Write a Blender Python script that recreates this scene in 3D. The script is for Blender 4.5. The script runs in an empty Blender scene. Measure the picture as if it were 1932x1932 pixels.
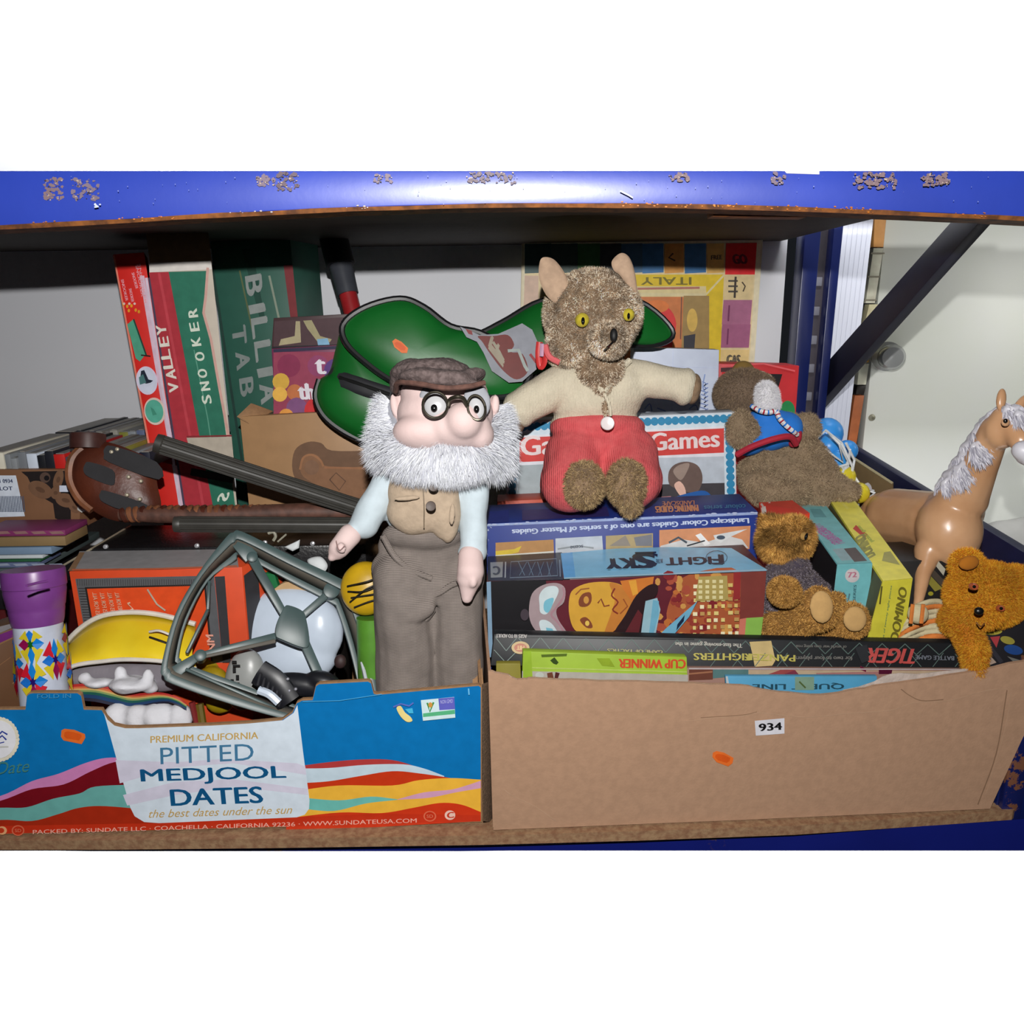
import bpy, bmesh, math, random
import numpy as np
from mathutils import Vector, Matrix, Euler, noise
random.seed(7); rng = np.random.default_rng(7)
SC = bpy.context.scene; COL = SC.collection
R = math.radians
# ------------------------------------------------------------ camera
FPX = 1503.0
CAMLOC = Vector((0, 0, .70))
CR = Matrix.Rotation(R(90-14.5), 3, 'X') @ Matrix.Rotation(R(-.77), 3, 'Z')
cd = bpy.data.cameras.new('camera'); cam = bpy.data.objects.new('camera', cd); COL.objects.link(cam)
cam.location = CAMLOC; cam.rotation_euler = CR.to_euler()
cd.sensor_width = 36; cd.lens = FPX/1932*36; cd.clip_start = .02
SC.camera = cam
# ------------------------------------------------------------ world, lights, exposure
w = bpy.data.worlds.new('world'); SC.world = w; w.use_nodes = True
w.node_tree.nodes['Background'].inputs[0].default_value = (.75, .85, 1, 1)
w.node_tree.nodes['Background'].inputs[1].default_value = .012
SC.view_settings.view_transform = 'Standard'; SC.view_settings.look = 'None'
SC.view_settings.exposure = 0; SC.view_settings.gamma = 1
SC.cycles.diffuse_bounces = 2
def lamp(name, kind, loc, power, col=(1, 1, 1), look=None, **kw):
    l = bpy.data.lights.new(name, kind); l.energy = power; l.color = col
    for k, v in kw.items(): setattr(l, k, v)
    o = bpy.data.objects.new(name, l); COL.objects.link(o); o.location = loc
    if look is not None: o.rotation_euler = (Vector(look)-Vector(loc)).to_track_quat('-Z', 'Y').to_euler()
    return o
FLASH = Vector((0, 0, .842))
lamp('camera_flash', 'SPOT', FLASH, 70, (1, .985, .96), (0, 1.2, .42), spot_size=R(140), spot_blend=.25, shadow_soft_size=.008)
lamp('upper_wall_fill', 'AREA', (0, 1.3, 1.62), 20, (1, 1, 1), (0, 1.9, 1.15), shape='RECTANGLE', size=2.6, size_y=.12, spread=R(110))  # added unseen fill light that whitens the wall above the beam
lamp('lower_floor_fill', 'AREA', (0, 1.3, -.09), 17, (1, 1, 1), (0, 1.25, -.42), shape='RECTANGLE', size=2.6, size_y=.3, spread=R(170))  # unseen fill added under the board to whiten the surface below
lamp('back_room_lamp', 'AREA', (1.75, 1.45, .88), 2.6, (1, .99, .93), (1.3, 2.3, .55), shape='RECTANGLE', size=.3, size_y=.3, spread=R(150))
# ------------------------------------------------------------ photograph-measured points
def ray(x, y): return CR @ Vector(((x-966)/FPX, -(y-966)/FPX, -1))
def PY(x, y, Y): d = ray(x, y); return CAMLOC + d*(Y/d.y)
def PZ(x, y, z): d = ray(x, y); return CAMLOC + d*((z-CAMLOC.z)/d.z)
def PX(x, y, X): d = ray(x, y); return CAMLOC + d*(X/d.x)
def PN(x, y, o, n): d = ray(x, y); return CAMLOC + d*((o-CAMLOC).dot(n)/d.dot(n))
def dep(P): return -((CR.transposed() @ (P-CAMLOC)).z)
def mpp(P): return dep(P)/FPX
RT, UP, BK = CR @ Vector((1, 0, 0)), CR @ Vector((0, 1, 0)), CR @ Vector((0, 0, 1))   # BK points to the viewer
FW = -BK
# ------------------------------------------------------------ colours: what the photo shows -> the surface's own colour under the flash
def lin(c): return tuple(((v/255+.055)/1.055)**2.4 if v > 10 else v/255/12.92 for v in c)
def alb(c, d=1.12, k=1.0):
    f = 1.16*k*(1.12/d)**2
    v = [max(.004, q/f) for q in lin(c)]; mx = max(v); g = min(1, .86/mx)
    return tuple(q*g for q in v)
MATS = {}
def mat(name, c, d=1.12, rough=.6, nz=.08, ns=40, bump=0, bs=200, metal=0, spec=.5, emb=None, coat=0, sheen=0, k=1.0, alpha=1, c2=None):
    if name in MATS: return MATS[name]
    m = bpy.data.materials.new(name); m.use_nodes = True; MATS[name] = m
    nt = m.node_tree; b = nt.nodes['Principled BSDF']; a = alb(c, d, k)
    b.inputs['Roughness'].default_value = rough; b.inputs['Metallic'].default_value = metal
    b.inputs['Specular IOR Level'].default_value = spec; b.inputs['Coat Weight'].default_value = coat
    if sheen: b.inputs['Sheen Weight'].default_value = sheen
    tc = nt.nodes.new('ShaderNodeTexCoord')
    n = nt.nodes.new('ShaderNodeTexNoise'); n.inputs['Scale'].default_value = ns; n.inputs['Detail'].default_value = 5
    nt.links.new(tc.outputs['Object'], n.inputs['Vector'])
    r = nt.nodes.new('ShaderNodeMix'); r.data_type = 'RGBA'
    hi = alb(c2, d, k) if c2 else tuple(min(.88, v*(1+nz)) for v in a)
    lo = a if c2 else tuple(v*(1-nz) for v in a)
    r.inputs[6].default_value = (*lo, 1); r.inputs[7].default_value = (*hi, 1)
    cr = nt.nodes.new('ShaderNodeValToRGB'); cr.color_ramp.elements[0].position = .36; cr.color_ramp.elements[1].position = .64
    nt.links.new(n.outputs['Fac'], cr.inputs[0]); nt.links.new(cr.outputs[0], r.inputs[0])
    nt.links.new(r.outputs[2], b.inputs['Base Color'])
    if bump:
        n2 = nt.nodes.new('ShaderNodeTexNoise'); n2.inputs['Scale'].default_value = bs; n2.inputs['Detail'].default_value = 3
        nt.links.new(tc.outputs['Object'], n2.inputs['Vector'])
        bp = nt.nodes.new('ShaderNodeBump'); bp.inputs['Strength'].default_value = bump; bp.inputs['Distance'].default_value = .002
        nt.links.new(n2.outputs['Fac'], bp.inputs['Height']); nt.links.new(bp.outputs[0], b.inputs['Normal'])
    return m
def ink(name, rough, spec=.35, wear=.12):
    m = bpy.data.materials.new(name); m.use_nodes = True; nt = m.node_tree; b = nt.nodes['Principled BSDF']
    b.inputs['Roughness'].default_value = rough; b.inputs['Specular IOR Level'].default_value = spec
    at = nt.nodes.new('ShaderNodeAttribute'); at.attribute_name = 'Col'
    tc = nt.nodes.new('ShaderNodeTexCoord'); n = nt.nodes.new('ShaderNodeTexNoise'); n.inputs['Scale'].default_value = 60; n.inputs['Detail'].default_value = 6
    nt.links.new(tc.outputs['Object'], n.inputs['Vector'])
    mr = nt.nodes.new('ShaderNodeMapRange'); mr.inputs[1].default_value = .3; mr.inputs[2].default_value = .7; mr.inputs[3].default_value = 1-wear; mr.inputs[4].default_value = 1+wear*.5
    nt.links.new(n.outputs['Fac'], mr.inputs[0])
    mx = nt.nodes.new('ShaderNodeMix'); mx.data_type = 'RGBA'; mx.blend_type = 'MULTIPLY'; mx.inputs[0].default_value = 1
    nt.links.new(at.outputs['Color'], mx.inputs[6]); nt.links.new(mr.outputs[0], mx.inputs[7]); nt.links.new(mx.outputs[2], b.inputs['Base Color'])
    return m
INK = ink('printing_ink', .5); INKG = ink('glossy_ink', .28, .5, .08); STRAND = ink('fibre', .75, .2, .05)
# ------------------------------------------------------------ objects
def tag(o, label=None, cat=None, group=None, kind=None):
    for k, v in (('label', label), ('category', cat), ('group', group), ('kind', kind)):
        if v: o[k] = v
    return o
def thing(name, label, cat, base, group=None):
    o = bpy.data.objects.new(name, None); COL.objects.link(o); o.location = base; o.empty_display_size = .02
    o['orig'] = list(base); del o['orig']
    return tag(o, label, cat, group)
def wloc(o):
    v = Vector((0, 0, 0))
    while o is not None: v += o.location; o = o.parent
    return v
def link(name, me, m, parent=None, smooth=False):
    o = bpy.data.objects.new(name, me); COL.objects.link(o)
    if m is not None:
        if len(me.materials) == 0: me.materials.append(m)
    if parent is not None:
        me.transform(Matrix.Translation(-wloc(parent))); o.parent = parent
    if smooth:
        me.polygons.foreach_set('use_smooth', [True]*len(me.polygons))
    me.update()
    return o
def mesh(name, vs, fs, m, parent=None, smooth=False, bev=0, fix=True):
    bm = bmesh.new(); bv = [bm.verts.new(v) for v in vs]
    for f in fs:
        try: bm.faces.new([bv[i] for i in f])
        except ValueError: pass
    if fix: bmesh.ops.recalc_face_normals(bm, faces=bm.faces)
    if bev: bmesh.ops.bevel(bm, geom=[e for e in bm.edges if len(e.link_faces) == 2 and e.calc_face_angle(0) > .5], offset=bev, segments=2, affect='EDGES', profile=.5)
    me = bpy.data.meshes.new(name); bm.to_mesh(me); bm.free()
    o = link(name, me, m, parent)
    if smooth or bev:
        me.polygons.foreach_set('use_smooth', [True]*len(me.polygons)); me.set_sharp_from_angle(angle=R(40))
    return o
HEX = [(0, 1, 2, 3), (4, 7, 6, 5), (0, 4, 5, 1), (1, 5, 6, 2), (2, 6, 7, 3), (3, 7, 4, 0)]
def hexa(name, quad, D, m, parent=None, bev=.0012):
    """quad: four front points, D: extrusion vector (or four vectors)"""
    q = [Vector(p) for p in quad]; Ds = D if isinstance(D, list) else [Vector(D)]*4
    return mesh(name, q+[p+d for p, d in zip(q, Ds)], HEX, m, parent, bev=bev)
def box(name, lo, hi, m, parent=None, bev=.001):
    x0, y0, z0 = lo; x1, y1, z1 = hi
    return hexa(name, [(x0, y0, z1), (x1, y0, z1), (x1, y0, z0), (x0, y0, z0)], (0, y1-y0, 0), m, parent, bev)
def prism(name, pts, D, m, parent=None, bev=0):
    n = len(pts); D = Vector(D); vs = [Vector(p) for p in pts]+[Vector(p)+D for p in pts]
    fs = [tuple(range(n)), tuple(range(2*n-1, n-1, -1))]+[(i, (i+1) % n, n+(i+1) % n, n+i) for i in range(n)]
    return mesh(name, vs, fs, m, parent, bev=bev)
def tube_geo(pts, rad, seg=10, cap=True, flat=1.0, up=None):
    pts = [Vector(p) for p in pts]; n = len(pts); rs = rad if isinstance(rad, (list, tuple)) else [rad]*n
    vs, fs = [], []; prev = None
    for i, p in enumerate(pts):
        t = (pts[min(i+1, n-1)]-pts[max(i-1, 0)]).normalized()
        a = (up or prev or Vector((.123, .3, .95))); a = (a - t*a.dot(t)).normalized(); prev = a; b = t.cross(a)
        for k in range(seg):
            th = 2*math.pi*k/seg; vs.append(p+(a*math.cos(th)*flat+b*math.sin(th))*rs[i])
    for i in range(n-1):
        for k in range(seg):
            k2 = (k+1) % seg; fs.append((i*seg+k, i*seg+k2, (i+1)*seg+k2, (i+1)*seg+k))
    if cap: fs.append(tuple(range(seg-1, -1, -1))); fs.append(tuple((n-1)*seg+k for k in range(seg)))
    return vs, fs
def tube(name, pts, rad, m, parent=None, seg=10, flat=1.0, up=None):
    vs, fs = tube_geo(pts, rad, seg, True, flat, up); return mesh(name, vs, fs, m, parent, smooth=True)
def spline(pts, n=8):
    pts = [Vector(p) for p in pts]; P = [pts[0]*2-pts[1]]+pts+[pts[-1]*2-pts[-2]]; out = []
    for i in range(1, len(P)-2):
        for k in range(n):
            t = k/n; a, b, c, d = P[i-1:i+3]
            out.append(.5*((2*b)+(c-a)*t+(2*a-5*b+4*c-d)*t*t+(3*b-a-3*c+d)*t**3))
    return out+[pts[-1]]
def spl2(pts, n=6, closed=False):
    P = [Vector((p[0], p[1], 0)) for p in pts]
    if closed:
        q = P[-1:]+P+P[:2]; s = spline(q, n); s = s[n:-n]; s = s[:len(P)*n]
    else: s = spline(P, n)
    return [(v.x, v.y) for v in s]
def lathe(name, base, axis, prof, m, parent=None, seg=40, smooth=True):
    """prof: list of (t metres along the axis, radius)"""
    ax = Vector(axis).normalized(); a = ax.orthogonal().normalized(); b = ax.cross(a); base = Vector(base); vs, fs = [], []
    for t, r in prof:
        for k in range(seg):
            th = 2*math.pi*k/seg; vs.append(base+ax*t+(a*math.cos(th)+b*math.sin(th))*max(r, 1e-5))
    for i in range(len(prof)-1):
        for k in range(seg):
            k2 = (k+1) % seg; fs.append((i*seg+k, i*seg+k2, (i+1)*seg+k2, (i+1)*seg+k))
    fs.append(tuple(range(seg))); fs.append(tuple((len(prof)-1)*seg+k for k in range(seg)))
    return mesh(name, vs, fs, m, parent, smooth=smooth)
# ------------------------------------------------------------ printed artwork: real ink layers on a real face
TXT = {}
def textgeo(s, bold=0, shear=0):
    key = (s, bold, shear)
    if key in TXT: return TXT[key]
    cu = bpy.data.curves.new('t', 'FONT'); cu.body = s; cu.resolution_u = 3; cu.offset = bold; cu.shear = shear; cu.size = 1
    o = bpy.data.objects.new('t', cu); COL.objects.link(o)
    dg = bpy.context.evaluated_depsgraph_get(); dg.update(); me = bpy.data.meshes.new_from_object(o.evaluated_get(dg))
    vs = np.array([v.co[:2] for v in me.vertices]); fs = [tuple(p.vertices) for p in me.polygons]
    bpy.data.objects.remove(o); bpy.data.curves.remove(cu); bpy.data.meshes.remove(me)
    mn, mx = vs.min(0), vs.max(0); vs = (vs-mn)/(mx-mn)
    TXT[key] = (vs, fs); return TXT[key]
class Print:
    def __init__(s, o, n, d=None, k=1.0, lift=.0006, step=.00005):
        s.o = Vector(o); s.n = Vector(n).normalized()
        if s.n.dot(CAMLOC-s.o) < 0: s.n = -s.n
        s.k = k; s.d = d; s.h = lift; s.st = step; s.vs = []; s.fs = []; s.cs = []; s.fn = None; s.nl = 0
    @classmethod
    def on(c, a, b, cc, **kw): a, b, cc = map(Vector, (a, b, cc)); return c(a, (b-a).cross(cc-a), **kw)
    def P(s, x, y): return PN(x, y, s.o+s.n*s.h, s.n)
    def col(s, c): 
        return alb(c, s.d or 1.12, s.k)
    def add(s, pts, faces, c):
        b = len(s.vs); s.vs += [s.P(x, y) for x, y in pts]
        for f in faces: s.fs.append([b+i for i in f]); s.cs.append(s.col(c))
        s.h += s.st
    def poly(s, pts, c): s.add(pts, [tuple(range(len(pts)))], c); return s
    def rect(s, x0, y0, x1, y1, c): return s.poly([(x0, y0), (x1, y0), (x1, y1), (x0, y1)], c)
    def ell(s, cx, cy, rx, ry, c, rot=0, n=28, a0=0, a1=360):
        p = []
        for k in range(n):
            t = R(a0+(a1-a0)*k/(n if a1-a0 == 360 else n-1)); u, v = rx*math.cos(t), ry*math.sin(t); q = R(rot)
            p.append((cx+u*math.cos(q)-v*math.sin(q), cy+u*math.sin(q)+v*math.cos(q)))
        return s.poly(p, c)
    def line(s, pts, wd, c, closed=False):
        P = [Vector((*p, 0)) for p in pts]; n = len(P); L = []; Rr = []
        for i in range(n):
            a = P[(i-1) % n] if (closed or i) else P[i]; b = P[(i+1) % n] if (closed or i < n-1) else P[i]
            t = (b-a).normalized(); nn = Vector((-t.y, t.x, 0))*wd/2; L.append(P[i]+nn); Rr.append(P[i]-nn)
        pts2 = [(v.x, v.y) for v in L+Rr]; m_ = n if closed else n-1
        s.add(pts2, [(i, (i+1) % n, n+(i+1) % n, n+i) for i in range(m_)], c); return s
    def text(s, t, bl, br, tl, c, bold=.0, shear=0):
        vs, fs = textgeo(t, 0, shear); bl, br, tl = map(lambda q: np.array(q, float), (bl, br, tl)); n = 1 if bold == 0 else 3
        hx = (br-bl)/max(1e-6, np.linalg.norm(br-bl)); hy = (tl-bl); H = np.linalg.norm(hy)
        for k in range(n):
            off = hx*H*bold*1.6*(k-1 if n > 1 else 0)+hy*(bold*.8*(k == 1))
            pts = bl+off+vs[:, :1]*(br-bl)+vs[:, 1:]*(tl-bl); s.add([tuple(p) for p in pts], fs, c)
        return s
    def done(s, name='printed_face', parent=None, m=None, back=True):
        me = bpy.data.meshes.new(name); me.from_pydata([tuple(v) for v in s.vs], [], s.fs)
        ca = me.color_attributes.new('Col', 'FLOAT_COLOR', 'CORNER'); a = []
        for p in me.polygons: a += [(*s.cs[p.index], 1)]*p.loop_total
        ca.data.foreach_set('color', np.array(a, dtype=np.float32).ravel())
        bm = bmesh.new(); bm.from_mesh(me)
        for f in bm.faces:
            if f.normal.dot(s.n) < 0: f.normal_flip()
        bm.to_mesh(me); bm.free()
        return link(name, me, m or INK, parent)
# ------------------------------------------------------------ soft bodies: one continuous remeshed surface
def ico(c, r, rot=None, sub=3):
    bm = bmesh.new(); bmesh.ops.create_icosphere(bm, subdivisions=sub, radius=1)
    M = Matrix.Translation(c) @ (rot or Matrix.Identity(4)) @ Matrix.Diagonal((*r, 1)); bm.transform(M)
    vs = [v.co.copy() for v in bm.verts]; fs = [tuple(v.index for v in f.verts) for f in bm.faces]; bm.free(); return vs, fs
def caps(p0, r0, p1, r1, seg=14):
    p0, p1 = Vector(p0), Vector(p1); n = max(2, int((p1-p0).length/(max(r0, r1)*.25))+1); out = []
    vs, fs = tube_geo([p0.lerp(p1, i/4) for i in range(5)], [r0+(r1-r0)*i/4 for i in range(5)], seg); out.append((vs, fs))
    out.append(ico(p0, (r0,)*3)); out.append(ico(p1, (r1,)*3)); return out
CB = CR.to_4x4()
def E(x, y, Y, rx, ry, rd=None, rot=0, P=None):
    """ellipsoid centred where the photo shows it, radii in photo pixels at that depth; rot in the picture plane"""
    c = P or PY(x, y, Y); s = mpp(c); rd = rx if rd is None else rd
    return [ico(c, (rx*s, ry*s, rd*s), CB @ Matrix.Rotation(R(rot), 4, 'Z'))]
def Cp(x0, y0, Y0, r0, x1, y1, Y1, r1):
    a, b = PY(x0, y0, Y0), PY(x1, y1, Y1); return caps(a, r0*mpp(a), b, r1*mpp(b))
def blob(name, prims, m, parent=None, vox=.003, sm=4, disp=0, ds=40, dec=None):
    vs, fs = [], []
    for pr in prims:
        for v, f in pr:
            b = len(vs); vs += v; fs += [tuple(b+i for i in q) for q in f]
    me = bpy.data.meshes.new('tmp'); me.from_pydata([tuple(v) for v in vs], [], fs)
    bm = bmesh.new(); bm.from_mesh(me); bmesh.ops.recalc_face_normals(bm, faces=bm.faces); bm.to_mesh(me); bm.free()
    o = bpy.data.objects.new('tmp', me); COL.objects.link(o)
    r = o.modifiers.new('r', 'REMESH'); r.mode = 'VOXEL'; r.voxel_size = vox; r.use_smooth_shade = True
    s = o.modifiers.new('s', 'SMOOTH'); s.factor = .5; s.iterations = sm
    dg = bpy.context.evaluated_depsgraph_get(); dg.update(); m2 = bpy.data.meshes.new_from_object(o.evaluated_get(dg)); m2.name = name
    bpy.data.objects.remove(o); bpy.data.meshes.remove(me)
    if disp:
        n = len(m2.vertices); co = np.empty(n*3); m2.vertices.foreach_get('co', co); co = co.reshape(-1, 3)
        no = np.array([v.normal[:] for v in m2.vertices])
        dd = np.array([noise.noise(Vector(c)*ds) for c in co]); co += no*(dd*disp)[:, None]
        m2.vertices.foreach_set('co', co.ravel())
    m2.materials.clear()
    return link(name, m2, m, parent, smooth=True)
def fuzz(src, n, length, wid, cols, parent, d=1.12, droop=(0, 0, -.4), jit=.6, name='fur', keep=None, seg=1, seed=1, lenf=None, colf=None, cl=0, dirf=None):
    """short fibres rooted on the surface of src (world space)"""
    g = np.random.default_rng(seed); me = src.data; off = np.array(wloc(src)); me.calc_loop_triangles()
    nv = len(me.vertices); co = np.empty(nv*3); me.vertices.foreach_get('co', co); co = co.reshape(-1, 3)+off
    nt = len(me.loop_triangles); tri = np.empty(nt*3, dtype=np.int64); me.loop_triangles.foreach_get('vertices', tri); tri = tri.reshape(-1, 3)
    A, B, Cc = co[tri[:, 0]], co[tri[:, 1]], co[tri[:, 2]]; nn = np.cross(B-A, Cc-A); ar = np.linalg.norm(nn, axis=1)
    nn /= np.maximum(ar, 1e-12)[:, None]; cen = (A+B+Cc)/3
    wgt = ar.copy(); view = np.array(CAMLOC)-cen; wgt[(nn*view).sum(1) < -.35*np.linalg.norm(view, axis=1)] = 0
    if keep is not None: wgt *= keep(cen)
    if wgt.sum() <= 0: return None
    idx = g.choice(nt, n, p=wgt/wgt.sum()); u, v = g.random(n), g.random(n); q = u+v > 1; u[q] = 1-u[q]; v[q] = 1-v[q]
    root = A[idx]+(B[idx]-A[idx])*u[:, None]+(Cc[idx]-A[idx])*v[:, None]; N = nn[idx]
    dirv = N+np.array(droop)+g.normal(0, jit*.5, (n, 3))
    if dirf is not None: dirv = dirf(root, N)+g.normal(0, jit*.3, (n, 3))
    if cl:   # clumping
        cs = np.array([[noise.noise(Vector(p)*cl), noise.noise(Vector(p)*cl+Vector((9, 3, 1))), noise.noise(Vector(p)*cl+Vector((2, 7, 5)))] for p in root]); dirv += cs*1.2
    dirv /= np.linalg.norm(dirv, axis=1)[:, None]; L = length*(.6+.8*g.random(n))
    if lenf is not None: L = L*lenf(root)
    side = np.cross(dirv, np.array(CAMLOC)-root)+g.normal(0, .05, (n, 3)); side /= np.linalg.norm(side, axis=1)[:, None]
    cidx = g.integers(0, len(cols), n); ca = np.array([alb(c, d) for c in cols])[cidx]*(.85+.3*g.random(n))[:, None]
    if colf is not None: ca = colf(root, ca, g)
    gr = np.array([0, 0, -1.0]); V = []; W = wid
    nseg = seg; pos = root - N*length*.05; dcur = dirv.copy(); rows = [(pos-side*W, pos+side*W)]
    for k in range(nseg):
        pos = pos+dcur*(L/nseg)[:, None]
        if k < nseg-1: f = 1-(k+1)/nseg*.6; rows.append((pos-side*W*f, pos+side*W*f))
        dcur = dcur+gr*.35/nseg+g.normal(0, .12, (n, 3)); dcur /= np.linalg.norm(dcur, axis=1)[:, None]
    npv = 2*nseg+1; V = np.empty((n, npv, 3))
    for k, (a, b) in enumerate(rows): V[:, 2*k] = a; V[:, 2*k+1] = b
    V[:, -1] = pos; fs = []; base = np.arange(n)*npv
    quads = []
    m2 = bpy.data.meshes.new(name); loops = []; sizes = []
    per = []
    for k in range(nseg-1): per.append([2*k, 2*k+1, 2*k+3, 2*k+2])
    per.append([2*(nseg-1), 2*(nseg-1)+1, npv-1])
    flat = np.concatenate([np.array(p) for p in per]); tot = len(flat)
    li = (base[:, None]+flat[None, :]).ravel(); sz = np.tile([len(p) for p in per], n)
    m2.vertices.add(n*npv); m2.vertices.foreach_set('co', V.ravel())
    m2.loops.add(len(li)); m2.loops.foreach_set('vertex_index', li.astype(np.int32))
    m2.polygons.add(len(sz)); st = np.concatenate([[0], np.cumsum(sz)[:-1]]); m2.polygons.foreach_set('loop_start', st.astype(np.int32))
    m2.update(calc_edges=True)
    at = m2.color_attributes.new('Col', 'FLOAT_COLOR', 'POINT')
    cc = np.ones((n, npv, 4), dtype=np.float32); cc[:, :, :3] = np.clip(ca, 0, .88)[:, None, :]; at.data.foreach_set('color', cc.ravel())
    o = link(name, m2, STRAND, parent); o['kind'] = 'stuff'; return o
# ============================================================ the setting
white = mat('wall_paint', (198, 200, 206), 1.5, rough=.45, nz=.02, ns=3, bump=.05, bs=60)
WB = 1.8
def struct(o): o['kind'] = 'structure'; return o
wl = mat('back_panel', (186, 187, 192), 1.62, rough=.6, nz=.03, ns=2, spec=.2)
struct(box('wall_back', (-1.7, WB, -.02), (.60, WB+.02, .93), wl))
struct(box('wall_upper', (-1.7, WB+.005, .935), (1.9, WB+.04, 1.62), white))
struct(box('floor', (-1.8, .985, -.47), (2.4, 2.2, -.44), mat('floor_white', (235, 235, 235), rough=.6, nz=.01)))
# back room: pillar, door, its edge strip
pil = [PY(1598, 300, 1.86), PY(1662, 300, 1.86), PY(1590, 900, 1.86), PY(1536, 900, 1.86)]
pw = mat('pillar_white', (190, 193, 205), 1.35, rough=.4, nz=.02, ns=4)
struct(hexa('wall_pillar', pil, (0, .05, 0), pw))
for i in range(6):     # moulded ribs of the pillar cladding
    t = .1+i*.15
    a = pil[0].lerp(pil[1], t); b = pil[3].lerp(pil[2], t)
    tube('rib', [a+Vector((0, -.0005, 0)), b+Vector((0, -.0005, 0))], .0005, pw, bpy.data.objects['wall_pillar'], seg=6)
DY = 2.3
dm = mat('door_paint', (205, 208, 200), 1.9, rough=.4, nz=.03, ns=5, c2=(210, 212, 208))
dq = [PY(1684, 300, DY), PY(2300, 300, DY), PY(2300, 1400, DY), PY(1570, 1400, DY)]
door = struct(hexa('door_1', dq, (0, .04, 0), dm))
def on_door(x, y): return PY(x, y, DY)
# edge strip of differently coloured pieces between pillar and door
segs = [((1655, 300), (1684, 300), (1667, 466), (1648, 466), (226, 160, 92), 'lining'),
        ((1648, 468), (1667, 468), (1651, 572), (1633, 572), (172, 168, 152), 'lining'),
        ((1640, 574), (1659, 574), (1636, 660), (1620, 660), (196, 186, 150), 'lining'),
        ((1626, 662), (1642, 662), (1639, 684), (1624, 684), (120, 90, 30), 'strike'),
        ((1622, 686), (1640, 686), (1634, 726), (1617, 726), (158, 155, 140), 'strike'),
        ((1617, 728), (1634, 728), (1630, 744), (1615, 744), (20, 16, 14), 'lining'),
        ((1613, 746), (1631, 746), (1606, 900), (1590, 900), (120, 66, 36), 'lining')]
tr = None
for i, (a, b, c, d_, col, nm) in enumerate(segs):
    q = [PY(*a, DY-.03), PY(*b, DY-.03), PY(*c, DY-.03), PY(*d_, DY-.03)]
    o = hexa('trim_1' if tr is None else nm, q, (0, .03, 0), mat('strip%d' % i, col, 1.9, rough=.5), tr)
    if tr is None: tr = struct(o)
for yy in (478, 522, 566):
    q = [PY(1643-(yy-480)*.14, yy, DY-.034), PY(1668-(yy-480)*.17, yy, DY-.034)]
    tube('strike_line', q, .0022, mat('dark_line', (110, 105, 92), 1.8), tr, seg=6)
chrome = mat('chrome', (150, 152, 152), 1.6, rough=.25, metal=.5, nz=.03)
kb = on_door(1672, 672); s = mpp(kb)
lathe('door_handle', kb+Vector((0, .0, 0)), Vector((-.25, -1, .02)), [(0, 27*s), (.012, 27*s), (.02, 21*s), (.028, 12*s), (.05, 11*s), (.056, 19*s), (.062, 23*s), (.082, 23*s), (.092, 18*s), (.095, 2*s)], chrome, door)
lq = [on_door(1672, 577), on_door(1701, 580), on_door(1700, 606), on_door(1668, 603)]
hexa('latch', [p+Vector((0, -.012, 0)) for p in lq], (0, .012, 0), chrome, door)
kh = on_door(1645, 788); lathe('keyhole', kh, (0, -1, 0), [(0, .010), (.003, .009), (.004, .004), (.001, .003)], mat('dull_metal', (120, 118, 105), 1.8, metal=.6, rough=.4), door, seg=20)
# ============================================================ the racking
blue = mat('blue_enamel', (46, 72, 190), rough=.33, nz=.12, ns=9, coat=.25, spec=.6, k=1.25)
def worn(name, base, rust, rough=.33, thr=.62, sc=14, k=1.2, edge=None):
    m = mat(name, base, rough=rough, nz=.1, ns=6, coat=(.8 if 'beam' in name else 0), spec=.9, k=k, bump=.06, bs=90); nt = m.node_tree; b = nt.nodes['Principled BSDF']
    b.inputs['Coat Roughness'].default_value = .42
    src = b.inputs['Base Color'].links[0].from_socket
    tc = nt.nodes.new('ShaderNodeTexCoord'); n = nt.nodes.new('ShaderNodeTexNoise'); n.inputs['Scale'].default_value = sc; n.inputs['Detail'].default_value = 9; n.inputs['Roughness'].default_value = .72
    nt.links.new(tc.outputs['Object'], n.inputs['Vector'])
    r = nt.nodes.new('ShaderNodeValToRGB'); r.color_ramp.elements[0].position = thr; r.color_ramp.elements[1].position = thr+.02; nt.links.new(n.outputs['Fac'], r.inputs[0])
    mx = nt.nodes.new('ShaderNodeMix'); mx.data_type = 'RGBA'; nt.links.new(r.outputs[0], mx.inputs[0]); nt.links.new(src, mx.inputs[6]); mx.inputs[7].default_value = (*alb(rust), 1)
    nt.links.new(mx.outputs[2], b.inputs['Base Color'])
    ra = nt.nodes.new('ShaderNodeMapRange'); ra.inputs[3].default_value = rough; ra.inputs[4].default_value = .75; nt.links.new(r.outputs[0], ra.inputs[0]); nt.links.new(ra.outputs[0], b.inputs['Roughness'])
    return m
beamm = worn('beam_enamel', (44, 74, 200), (120, 100, 110), thr=.72, sc=11, rough=.4)
BY = .95
rack = thing('storage_rack', 'blue painted steel storage rack with rust chips holding the crowded shelf', 'rack', (0, 1.3, 0))
top = [(0, 322), (1932, 322)]
bot = spl2([(-420, 450), (-30, 428), (250, 413), (500, 399), (750, 389), (1000, 385), (1250, 386), (1500, 392), (1750, 401), (1960, 411), (2330, 430)], 3)
ups = [(x, 322) for x, y in bot]
pts = [PY(x, y, BY) for x, y in ups]+[PY(x, y, BY) for x, y in reversed(bot)]
n_ = len(ups)
vs = [PY(x, y, BY) for x, y in ups]+[PY(x, y, BY) for x, y in bot]+[PY(x, y, BY)+Vector((0, .045, 0)) for x, y in ups]+[PY(x, y, BY)+Vector((0, .045, 0)) for x, y in bot]
fs = []
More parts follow.
